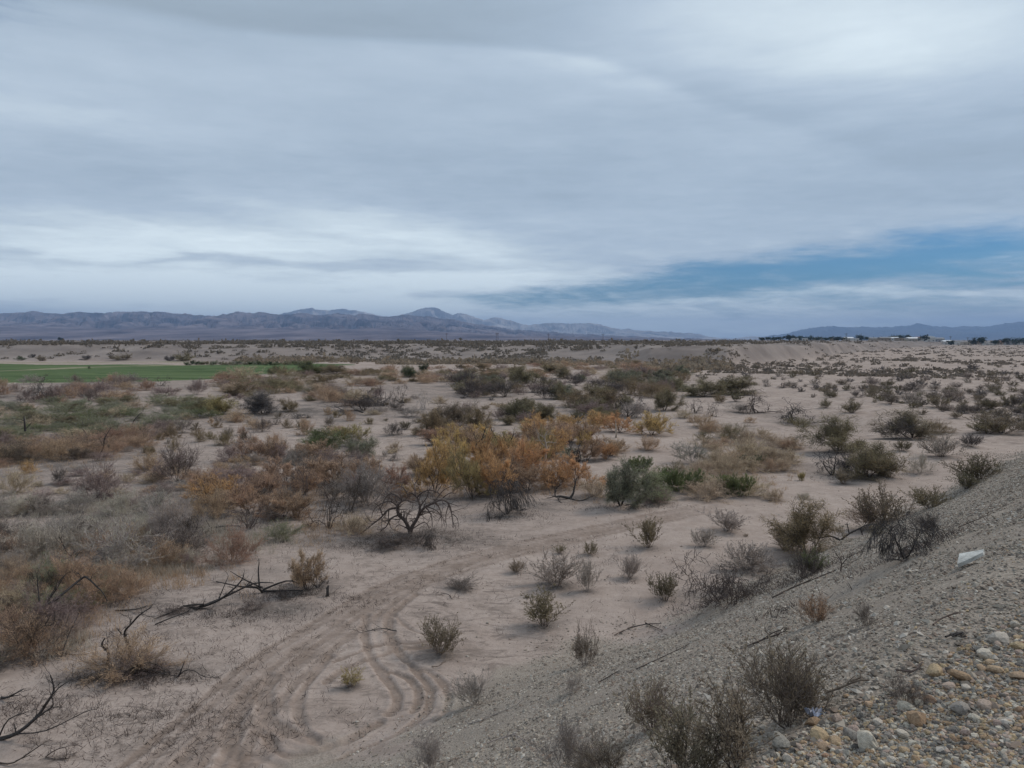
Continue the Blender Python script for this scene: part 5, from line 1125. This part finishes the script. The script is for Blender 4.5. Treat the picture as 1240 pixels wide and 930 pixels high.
# ---- dry grass, fine litter twigs
def grass_stuff(name, spots, per, l, w, mat, seed, up=1.0, rand=0.45):
    rng = np.random.default_rng(seed); B = []
    for px, py, rx, ry, n in spots:
        c = at(px, py); fw = c[1]; hh = max(CAMZ - c[2], 1); wx = rx * fw / 930; wy = ry * fw * fw / (930 * hh)
        cx = c[0] + rng.normal(0, wx * 0.6, n); cy = c[1] + rng.normal(0, wy * 0.6, n)
        cx = np.repeat(cx, per) + rng.normal(0, 0.10, n * per); cy = np.repeat(cy, per) + rng.normal(0, 0.10, n * per)
        B.append(np.stack([cx, cy], 1))
    B = np.concatenate(B); z = height(B[:, 0], B[:, 1]); base = np.column_stack([B, z - 0.01])
    n = len(base); D = rng.normal(0, rand, (n, 3)); D[:, 2] = np.abs(D[:, 2]) + up
    V, F = blades_np(rng, base, D, l * rng.uniform(0.4, 1.3, n), w * rng.uniform(0.6, 1.3, n))
    o = link(name, mesh_np(name, V, F.ravel(), np.full(len(F), 3), mat)); tag(o, kind='stuff')
grass_stuff('dry_grass', [(200, 690, 50, 14, 90), (60, 660, 110, 26, 320), (170, 640, 90, 20, 160), (250, 650, 60, 14, 90), (80, 785, 20, 12, 25), (300, 660, 40, 12, 40), (220, 600, 60, 12, 60), (110, 620, 80, 12, 70)], 26, 0.34, 0.012, FM['palegrey'], 31)
grass_stuff('tan_grass', [(160, 700, 90, 22, 160), (60, 760, 60, 22, 90), (400, 640, 60, 14, 70), (330, 600, 100, 20, 150), (470, 590, 60, 12, 60), (560, 590, 80, 14, 120), (680, 590, 60, 10, 80), (60, 560, 120, 12, 110), (880, 580, 60, 14, 90)], 22, 0.30, 0.012, FM['tanorange'], 32)
grass_stuff('fine_litter', [(200, 780, 200, 60, 600), (420, 700, 160, 50, 260), (250, 560, 250, 50, 500), (500, 500, 250, 30, 300), (760, 700, 160, 50, 220), (200, 880, 200, 50, 420), (960, 740, 60, 20, 30), (490, 655, 90, 12, 500), (60, 660, 130, 30, 500), (230, 650, 90, 18, 250), (620, 625, 60, 6, 130), (760, 613, 60, 5, 120), (350, 720, 60, 7, 160), (160, 820, 70, 9, 260), (880, 722, 60, 12, 200), (400, 495, 70, 6, 120), (290, 745, 80, 8, 120), (90, 720, 110, 20, 260), (970, 700, 60, 12, 160), (1100, 670, 60, 10, 120), (300, 540, 120, 16, 120), (180, 575, 120, 14, 120), (560, 600, 70, 8, 120), (1030, 578, 60, 6, 90), (30, 860, 60, 20, 120), (430, 730, 40, 8, 30), (140, 870, 80, 20, 60)], 7, 0.17, 0.010, SM['dark'], 33, up=0.05, rand=0.7)

# ---- embankment gravel and cobbles
def ico(sub):
    import bmesh
    bm = bmesh.new(); bmesh.ops.create_icosphere(bm, subdivisions=sub, radius=0.5)
    V = np.array([v.co[:] for v in bm.verts]); F = np.array([[v.index for v in f.verts] for f in bm.faces]); bm.free(); return V, F
def stone_shape(seed, sub=2, ang=0.2):
    V, F = ico(sub); rng = np.random.default_rng(seed)
    V = V * rng.uniform((0.9, 0.62, 0.42), (1.25, 0.95, 0.72))
    for _ in range(9):
        n = norm(rng.normal(0, 1, 3)); c = rng.uniform(0.20, 0.34); d = V @ n; V = V - np.outer(np.maximum(d - c, 0) * 0.85, n)
    V = V * (1 + 0.05 * np.sin(V[:, [1]] * 9 + seed) + 0.04 * np.sin(V[:, [0]] * 13 + seed * 2))
    return V, F
def stone_mat(name, c, var=0.3):
    return surf(name, c, var, 9, 0.9, bump=0.5, rnd=0.10)
STM = [stone_mat('stone_tan', (0.44, 0.32, 0.205)), stone_mat('stone_grey', (0.28, 0.25, 0.215)), stone_mat('stone_pale', (0.50, 0.44, 0.36)), stone_mat('stone_brown', (0.34, 0.225, 0.145)), stone_mat('stone_dark', (0.17, 0.15, 0.135)), stone_mat('stone_pink', (0.40, 0.30, 0.245))]
SNAME = ['tan', 'grey', 'pale', 'brown', 'dark', 'pinkish']
def stones_stuff(name, n, gen, mats, seed, sub=0, size=None):
    rng = np.random.default_rng(seed); x, y = gen(rng, n); n = len(x)
    sz = size(rng, x, y); z = height(x, y)
    shapes = []
    for k in range(6):
        if sub == 0:
            V = np.array([(1, 0, 0), (-1, 0, 0), (0, 1, 0), (0, -1, 0), (0, 0, 1), (0, 0, -1)], float) * 0.5 + np.random.default_rng(k).normal(0, 0.09, (6, 3)); V *= (1.15, 0.85, 0.6)
            F = np.array([(0, 2, 4), (2, 1, 4), (1, 3, 4), (3, 0, 4), (2, 0, 5), (1, 2, 5), (3, 1, 5), (0, 3, 5)])
        else: V, F = stone_shape(k * 7 + 3, sub)
        shapes.append((V, F))
    nm = len(mats); mi = rng.integers(0, nm, n); si = rng.integers(0, 6, n); a = rng.uniform(0, 6.28, n); tx = rng.normal(0, 0.35, n)
    Vs = []; Fs = []; Ms = []; off = 0
    for k in range(6):
        q = np.where(si == k)[0]
        if not len(q): continue
        V, F = shapes[k]; c, s_ = np.cos(a[q])[:, None], np.sin(a[q])[:, None]
        X = V[None, :, 0] * c - V[None, :, 1] * s_; Yv = V[None, :, 0] * s_ + V[None, :, 1] * c; Zv = np.broadcast_to(V[None, :, 2], X.shape)
        ct, st = np.cos(tx[q])[:, None], np.sin(tx[q])[:, None]; X, Zv = X * ct - Zv * st, X * st + Zv * ct
        P = np.stack([X, Yv, Zv], -1) * sz[q][:, None, None] + np.stack([x[q], y[q], z[q] + sz[q] * 0.12], -1)[:, None]
        Vs.append(P.reshape(-1, 3)); Fs.append((F[None] + (np.arange(len(q)) * len(V))[:, None, None] + off).reshape(-1, 3)); Ms.append(np.repeat(mi[q], len(F))); off += len(q) * len(V)
    V = np.concatenate(Vs); F = np.concatenate(Fs); me = mesh_np(name, V, F.ravel(), np.full(len(F), 3), None, False)
    for m_ in mats: me.materials.append(m_)
    me.polygons.foreach_set('material_index', np.concatenate(Ms).astype(np.int32))
    o = link(name, me); tag(o, kind='stuff')
def gravel_gen(rng, n):
    d = rng.uniform(0, 1, n) ** 1.05; d = 2.2 + d * 46; t = rng.uniform(-0.22, 0.74, n); y = d; x = t * d
    s = embank_s(x, y) + fbm(x / 1.7, y / 1.7, 4, 71) * 2.0
    dens = (1 - sst(s, 9.2, 12.5)); ok = (rng.random(n) < np.maximum(dens, 0.02 * (s < 20))) & (x > -4)
    ok &= (fbm(x / 1.1, y / 1.1, 4, 97) + rng.normal(0, 0.18, n)) > -0.24
    return x[ok], y[ok]
GM = [surf('gravel_a', (0.30, 0.255, 0.205), 0.25, 9, 0.95), surf('gravel_b', (0.37, 0.32, 0.262), 0.2, 9, 0.95), surf('gravel_c', (0.185, 0.155, 0.128), 0.25, 9, 0.95), surf('gravel_d', (0.27, 0.205, 0.16), 0.2, 9, 0.95), surf('gravel_e', (0.47, 0.42, 0.36), 0.2, 9, 0.95)]
stones_stuff('gravel', 360000, gravel_gen, [GM[0], GM[0], GM[1], GM[2], GM[2], GM[3], GM[4]], 5, 0, lambda rng, x, y: np.clip(rng.lognormal(math.log(0.0115), 0.58, len(x)) * (0.85 + np.hypot(x, y) / 17), 0.006, 0.075))
def pebble_gen(rng, n):
    y = rng.uniform(9, 45, n); x = rng.uniform(-0.65, 0.5, n) * y; ok = fbm(x / 2, y / 2, 3, 98) > -0.1; return x[ok], y[ok]
stones_stuff('sand_pebbles', 9000, pebble_gen, [GM[0], GM[2], GM[3], SM['dark']], 6, 0, lambda rng, x, y: np.clip(rng.lognormal(math.log(0.018), 0.45, len(x)), 0.009, 0.07))
# cobbles on the crest
crng = random.Random(8); cob_mesh = []
for k in range(12):
    V, F = stone_shape(50 + k * 3, 2); cob_mesh.append(mesh_np('cobble', V, F.ravel(), np.full(len(F), 3), STM[0], False))
cobs = []; tries = 0
def crest_edge(px): return np.interp(px, [880, 925, 1000, 1050, 1110, 1150, 1200, 1240, 1300], [960, 925, 878, 852, 832, 798, 770, 745, 720])
big = [(1050, 905, 40, 'pale'), (945, 905, 34, 'grey'), (1030, 893, 26, 'grey'), (985, 878, 20, 'brown'), (1165, 824, 32, 'brown'), (1128, 851, 18, 'brown'), (1113, 853, 16, 'pale'), (1094, 859, 24, 'pale'), (1193, 797, 26, 'pale'), (1212, 777, 30, 'pale'), (1230, 760, 18, 'pale'), (1162, 863, 30, 'grey'), (1190, 858, 26, 'pinkish'), (1110, 876, 34, 'brown'), (1093, 893, 22, 'pale'), (1232, 786, 24, 'tan'), (1235, 822, 22, 'tan'), (1208, 815, 24, 'tan'), (1080, 924, 16, 'pale'), (1150, 835, 22, 'pinkish'), (992, 893, 30, 'tan'), (1190, 812, 14, 'tan')]
for px, py, w, c in big:
    g = at(px, py); cobs.append((g, w * g[1] / 930.0 * 1.05, c))
while len(cobs) < 300 and tries < 60000:
    tries += 1
    px = crng.uniform(915, 1262); py = crng.uniform(735, 945)
    if py < crest_edge(px) - 2: continue
    g = at(px, py); s = min(max(crng.lognormvariate(math.log(0.042), 0.36), 0.026), 0.11) * (1.15 if py < crest_edge(px) + 40 else 0.85)
    if any(math.hypot(g[0] - q[0][0], g[1] - q[0][1]) < 0.40 * (s + q[1]) for q in cobs): continue
    cobs.append((g, s, crng.choice(['tan', 'grey', 'pale', 'brown', 'dark', 'pinkish', 'grey', 'tan', 'pinkish'])))
bigl = {(1050, 905): 'largest cream cobble near the bottom of the frame'}
seen = {}
for i, (g, s, c) in enumerate(cobs):
    me = cob_mesh[crng.randrange(12)]; o = bpy.data.objects.new('cobble', me); COL.objects.link(o)
    o.location = (g[0], g[1], g[2] + s * 0.16); o.scale = (s, s, s * crng.uniform(0.8, 1.1)); o.rotation_euler = (crng.uniform(-.4, .4), crng.uniform(-.4, .4), crng.uniform(0, 6.28))
    o.material_slots[0].link = 'OBJECT'; o.material_slots[0].material = STM[SNAME.index(c)]
    px, py = proj(g)
    szw = 'large' if s > 0.10 else 'fist-sized' if s > 0.062 else 'small'
    edge = py - crest_edge(px)
    where = 'on the slope edge of the cobbles' if edge < 18 else 'among crest pebbles' if edge < 70 else 'deep in the pebble bed'
    side = 'near the right edge' if px > 1170 else 'right of the grey bush' if px > 1090 else 'below the grey bush' if px > 1010 else 'below the biggest foreground bush'
    if edge >= 70 and side == 'below the biggest foreground bush': where = 'in the pebble bed at the bottom'
    o['label'] = f'{szw} {c} cobble {where}, {side}'; o['category'] = 'stone'; o['group'] = 'cobbles along the crest of the embankment'
def crest_gen(rng, n):
    px = rng.uniform(880, 1290, n); py = rng.uniform(730, 960, n); ok = py > np.array([crest_edge(p) for p in px]) - 6
    P = np.array([at(a, b) for a, b in zip(px[ok], py[ok])])
    s = rng.uniform(-1.6, 1.75, n // 2); t = rng.uniform(-6, 9, n // 2); x2 = (t - s) / math.sqrt(2) ; y2 = (t + s) / math.sqrt(2); k = np.hypot(x2, y2) > 0.6
    return np.append(P[:, 0], x2[k]), np.append(P[:, 1], y2[k])
stones_stuff('crest_pebbles', 22000, crest_gen, [STM[0], STM[1], STM[1], STM[2], STM[3], STM[4], STM[5]], 9, 1, lambda rng, x, y: np.clip(rng.lognormal(math.log(0.019), 0.45, len(x)), 0.009, 0.05))

# ---- odd things lying about
g = at(1175, 684); k = g[1] / 930
mb = MB(); top = [(-15, -5), (-8, 9), (-2, 10), (17, 16), (18, 13), (6, 3), (-12, -5)]
top = [(-12.3, -2.6), (-11, 4), (-9.7, 10.3), (4, 12.6), (20, 15.5), (18.7, 11.6), (3, 4)]
# slab tilted with the slope: lies in the plane of the embankment
sn = norm(np.array([-0.34, 0.10, 0.87]))
def slope_pt(dx, dy, off):
    d = ray(1172 + dx, 682 - dy); c = g + np.array([0, 0, 0.07]); cam_ = np.array([0, 0, CAMZ]); t = ((c - cam_) @ sn) / (d @ sn); return cam_ + d * t - g + sn * off
vt = [slope_pt(a, b, 0.012) for a, b in top]; vb = [slope_pt(a, b, -0.02) for a, b in top]; n = len(top)
mb.add(vt + vb, [tuple(range(n)), tuple(range(2 * n - 1, n - 1, -1))] + [(i, n + i, n + (i + 1) % n, (i + 1) % n) for i in range(n)])
o = link('concrete_slab', mb.mesh('concrete_slab', surf('white_concrete', (0.52, 0.51, 0.47), 0.3, 9, 0.95, bump=0.8))); o.location = g
tag(o, 'flat broken white slab lying tilted on the gravel slope', 'slab')
g = at(477.5, 653); mb = MB(); prof = [(0.0, 0.062), (0.015, 0.075), (0.16, 0.088), (0.165, 0.092), (0.165, 0.080), (0.02, 0.062)]
nn = 18; V = []; F = []
for z_, r_ in prof:
    V += [(r_ * math.cos(2 * math.pi * i / nn), r_ * math.sin(2 * math.pi * i / nn), z_) for i in range(nn)]
for a_ in range(len(prof) - 1):
    F += [(a_ * nn + i, a_ * nn + (i + 1) % nn, (a_ + 1) * nn + (i + 1) % nn, (a_ + 1) * nn + i) for i in range(nn)]
F.append(tuple(range(nn))[::-1]); F.append(tuple((len(prof) - 1) * nn + i for i in range(nn)))
mb.add(V, F); o = link('bucket', mb.mesh('bucket', surf('white_plastic', (0.72, 0.70, 0.66), 0.1, 6, 0.5), True)); o.location = (g[0], g[1], g[2] + 0.08); o.rotation_euler = (R(80), 0, R(12))
tag(o, 'small round white container lying on litter under the black gnarled tree', 'container')
g = at(988, 867); rng = np.random.default_rng(3); gx, gy = np.meshgrid(np.linspace(-.5, .5, 9), np.linspace(-.5, .5, 9)); zz = np.abs(rng.normal(0, 0.16, gx.shape)) + 0.05
V = np.stack([gx + rng.normal(0, .04, gx.shape), gy * 0.7 + rng.normal(0, .04, gx.shape), zz], -1).reshape(-1, 3) * 0.09
i, j = np.meshgrid(np.arange(8), np.arange(8), indexing='ij'); F = np.stack([i * 9 + j, (i + 1) * 9 + j, (i + 1) * 9 + j + 1, i * 9 + j + 1], -1).reshape(-1, 4)
o = link('plastic_scrap', mesh_np('plastic_scrap', V, F.ravel(), np.full(64, 4), surf('blue_plastic', (0.42, 0.46, 0.58), 0.15, 12, 0.5), True)); o.location = g
tag(o, 'crumpled pale blue plastic scrap on gravel at the foot of the biggest foreground bush', 'litter')
# bits of debris by the road
for i, (px, py, c, lab) in enumerate([(590, 755, 2, 'single small white stone on the bare sand right of the looping tracks'), (800, 782, 2, 'small white stone on gravel below the black brush tangle'), (1040, 733, 2, 'whitish stone in the gravel right of the small reddish slope bush'), (35, 606, 4, 'dark rock on pale sand at the left edge'), (985, 722, 4, 'dark rock near the long thin dead branch on the gravel')]):
    g = at(px, py); s = 5.0 * g[1] / 930 if px != 35 else 9 * g[1] / 930
    o = bpy.data.objects.new('loose_stone', cob_mesh[i]); COL.objects.link(o); o.location = (g[0], g[1], g[2] + s * 0.2); o.scale = (s, s, s); o.material_slots[0].link = 'OBJECT'; o.material_slots[0].material = STM[c]; tag(o, lab, 'stone')

# ---- the far town on the terrace, right, and power poles
WALLC = [surf('stucco_' + n, tuple(x * 0.72 for x in c), 0.06, 0.3, 0.9) for n, c in (('white', (0.72, 0.68, 0.62)), ('cream', (0.55, 0.47, 0.38)), ('tan', (0.40, 0.31, 0.23)), ('grey', (0.42, 0.42, 0.42)))]
ROOFC = [surf('roof_' + n, c, 0.1, 0.5, 0.9) for n, c in (('brown', (0.16, 0.10, 0.08)), ('white', (0.70, 0.70, 0.70)), ('grey', (0.25, 0.25, 0.26)), ('red', (0.28, 0.12, 0.08)))]
glass_dark = surf('window_dark', (0.04, 0.05, 0.06), 0.1, 1, 0.3)
def house(px, dist, w, dep, h, wi, ri, label, roof='gable', z0=None):
    x = (px - 620) / 930 * dist; y = dist; z = float(height(x, y)) if z0 is None else z0
    e = bpy.data.objects.new('house', None); COL.objects.link(e); e.location = (x, y, z - 0.3); e.rotation_euler = (0, 0, crng.uniform(-.35, .35))
    mb = MB(); mb.box(-w / 2, w / 2, -dep / 2, dep / 2, 0, h)
    link('wall', mb.mesh('house_wall', WALLC[wi]), e)
    mb = MB(); ov = 0.5
    if roof == 'gable':
        rh = dep * 0.22; a, b = -w / 2 - ov, w / 2 + ov; c, d = -dep / 2 - ov, dep / 2 + ov
        mb.add([(a, c, h + .02), (b, c, h + .02), (b, d, h + .02), (a, d, h + .02), (a, 0, h + rh), (b, 0, h + rh)], [(0, 3, 2, 1), (0, 1, 5, 4), (2, 3, 4, 5), (1, 2, 5), (3, 0, 4)])
    elif roof == 'arch':
        pts = [(math.cos(math.pi * k / 10), math.sin(math.pi * k / 10)) for k in range(11)]
        v = [(p[0] * w / 2, -dep / 2, h + p[1] * w * 0.16 + .02) for p in pts] + [(p[0] * w / 2, dep / 2, h + p[1] * w * 0.16 + .02) for p in pts]
        mb.add(v, [(k, k + 1, 12 + k, 11 + k) for k in range(10)] + [tuple(range(11))[::-1], tuple(range(11, 22)), (0, 11, 21, 10)])
    else: mb.box(-w / 2 - .3, w / 2 + .3, -dep / 2 - .3, dep / 2 + .3, h + .02, h + 0.5)
    link('roof', mb.mesh('house_roof', ROOFC[ri]), e)
    nw = max(2, int(w / 5))
    for k in range(nw):
        xx = -w / 2 + (k + .5) * w / nw; m2 = MB()
        if k == nw // 2: m2.box(xx - .6, xx + .6, -dep / 2 - .06, -dep / 2 - .01, 0.3, 2.5); link('door', m2.mesh('house_door', ROOFC[0]), e)
        else: m2.box(xx - .8, xx + .8, -dep / 2 - .06, -dep / 2 - .01, 1.3, 2.6); link('window', m2.mesh('house_window', glass_dark), e)
    tag(e, label, 'house' if roof != 'arch' else 'building', 'houses of the far town')
HS = [(1123, 1150, 17, 14, 5.0, 0, 1, 'arch'), (1092, 1200, 22, 10, 3.6, 2, 2, 'flat'), (1104, 1150, 20, 9, 3.4, 1, 1, 'gable'), (1113, 1250, 16, 9, 3.6, 2, 3, 'gable'), (1146, 1150, 13, 9, 4.2, 0, 1, 'gable'), (1158, 1200, 18, 10, 4.4, 0, 1, 'flat'), (1170, 1150, 15, 9, 3.8, 1, 1, 'flat'), (1184, 1250, 14, 9, 3.6, 2, 0, 'gable'), (1197, 1150, 18, 9, 4.2, 0, 1, 'flat'), (1210, 1200, 16, 9, 3.6, 2, 3, 'gable'), (1222, 1150, 14, 8, 3.2, 3, 2, 'gable'), (1236, 1150, 18, 8, 3.0, 0, 1, 'flat'), (1250, 1200, 16, 9, 3.6, 1, 0, 'gable'),
      (1026, 1350, 18, 9, 3.6, 1, 1, 'gable'), (1034, 1300, 12, 8, 3.2, 0, 1, 'flat'), (1057, 1300, 14, 9, 3.4, 1, 2, 'gable'), (1070, 1250, 18, 9, 3.4, 2, 2, 'gable'), (1082, 1300, 12, 8, 3.4, 0, 1, 'gable'), (962, 1300, 10, 8, 3.0, 0, 1, 'flat'), (974, 1300, 8, 7, 2.8, 0, 1, 'flat'), (990, 1350, 14, 8, 3.0, 3, 2, 'gable'), (1010, 1350, 12, 8, 3.0, 2, 0, 'gable'), (1135, 1220, 16, 9, 3.8, 3, 2, 'gable')]
WN = ['white', 'cream', 'tan', 'grey']; RN = ['brown', 'white', 'grey', 'red']
HS_s = sorted(HS); prev = {}
for i, hdef in enumerate(HS_s):
    px, dist, w, dep, h, wi, ri, rf = hdef
    lab = f'{WN[wi]}-walled town house with {RN[ri]} {rf} roof'
    if rf == 'arch': lab = 'whitest and tallest town building, with a rounded roof, on the right skyline'
    elif lab in prev or any(1 for q in HS_s if q is not hdef and q[5:] == hdef[5:]):
        same = [q for q in HS_s if q[5:] == hdef[5:]]; j = same.index(hdef)
        lab += ', ' + ['leftmost', 'second from the left', 'third from the left', 'fourth from the left', 'fifth from the left', 'sixth from the left'][min(j, 5)] + ' of its kind'
    prev[lab] = 1
    house(px, dist, w, dep, h + 1.2, wi, ri, lab, rf)
tree_m = surf('far_tree_leaves', (0.040, 0.052, 0.028), 0.4, 0.5, 1.0, rnd=0.2); bark = SM['dark']
def far_tree(px, dist, w, h, label, group='trees of the far town'):
    x = (px - 620) / 930 * dist; y = dist; z = float(height(x, y)); rng = np.random.default_rng(int(px * 10))
    e = bpy.data.objects.new('tree', None); COL.objects.link(e); e.location = (x, y, z - 0.2)
    mb = MB(); mb.tube([(0, 0, 0), (0.1, 0, h * 0.3), (0.0, 0.1, h * 0.6)], [0.35, 0.25, 0.12], 7); link('trunk', mb.mesh('far_trunk', bark), e)
    n = 420; c = rng.normal(0, 1, (7, 3)) * (w * 0.24, w * 0.24, h * 0.13) + (0, 0, h * 0.58); q = c[rng.integers(0, 7, n)] + rng.normal(0, 1, (n, 3)) * (w * 0.13, w * 0.13, h * 0.11)
    V, F = blades_np(rng, q, rng.normal(0, 1, (n, 3)), np.full(n, 1.5), np.full(n, 1.1), 'rh'); V[:, 2] = np.maximum(V[:, 2], 0.4)
    link('crown', mesh_np('far_crown', V, F.ravel(), np.full(n, 4), tree_m), e); tag(e, label, 'tree', group)
FT = [(944, 9, 5), (951, 8, 7), (955, 7, 9), (958, 9, 7), (966, 12, 6), (972, 11, 5), (981, 10, 5.5), (988, 12, 6), (1000, 10, 5), (1012, 9, 5), (1019, 8, 4.5), (1037, 9, 6.5), (1041, 8, 6), (1049, 9, 5), (1055, 9, 5), (1067, 9, 5), (1079, 11, 7), (1085, 12, 7.5), (1090, 10, 6), (1099, 11, 7), (1118, 8, 6), (1178, 8, 7.5), (1186, 10, 8.5), (1188, 8, 8), (1219, 10, 8), (1228, 14, 8), (1238, 12, 7), (1244, 12, 6), (930, 9, 4), (922, 8, 3.6), (937, 8, 4.4), (1150, 6, 5), (1204, 7, 6)]
FT.sort()
for i, (px, w, h) in enumerate(FT):
    sz = 'tallest' if h >= 8.8 else 'tall' if h >= 7.5 else 'mid-height' if h >= 5.5 else 'low'
    if px < 945: wh = 'at the left end of the town skyline'
    elif px < 962: wh = 'in the first clump of the town skyline'
    elif px < 1030: wh = 'in the dark row right of the first town clump'
    elif px < 1075: wh = 'by the small houses midway along the town'
    elif px < 1110: wh = 'left of the whitest town building'
    elif px < 1200: wh = 'right of the whitest town building'
    else: wh = 'at the right end of the town skyline'
    far_tree(px, 1320 if px < 1100 else 1120, w * 1.35, h * 1.25 + 1.2, f'{sz} dark tree {wh}')
far_tree(72.5, 1500, 4, 7, 'left one of two tiny dark trees under the left mountains', 'pair of far trees at the left')
far_tree(76, 1500, 5, 5.5, 'right one of two tiny dark trees under the left mountains', 'pair of far trees at the left')
def pole(px, dist, h, label, two=False):
    x = (px - 620) / 930 * dist; y = dist; z = float(height(x, y))
    e = bpy.data.objects.new('power_pole', None); COL.objects.link(e); e.location = (x, y, z)
    for s in ((-1.6, 1.6) if two else (0,)):
        mb = MB(); mb.tube([(s, 0, -1), (s * 0.55 if two else 0, 0, h)], [0.32, 0.2], 8); link('post', mb.mesh('pole_post', SM['dark']), e)
    mb = MB(); mb.box(-2.6, 2.6, -.15, .15, h - 1.6, h - 1.2); mb.box(-1.8, 1.8, -.15, .15, h - 3.2, h - 2.9); link('crossarm', mb.mesh('pole_crossarm', SM['dark']), e)
    for s in (-2.2, 0, 2.2):
        mb = MB(); mb.tube([(s, 0, h - 1.2), (s, 0, h - .7)], [.12, .09], 6); link('insulator', mb.mesh('pole_insulator', SM['grey']), e)
    tag(e, label, 'power pole', 'power poles on the far terrace')
pole(602, 1100, 11.5, 'tallest power pole, A-shaped, on the central skyline', True)
for px, lb in ((541, 'single thin power pole left of the A-shaped pole'), (664, 'single thin power pole right of the A-shaped pole'), (730, 'second thin power pole right of the A-shaped pole'), (1024, 'thin power pole over the middle of the town'), (1150, 'thin power pole just right of the whitest town building'), (1171, 'thin power pole further right of the whitest town building')):
    pole(px, 1250, 12, lb)
print('PLACED', len(PLACED), COUNT)
BASES = [(e.location[0], e.location[1], e.scale[0]) for e, *r in PLACED]
build_ground()
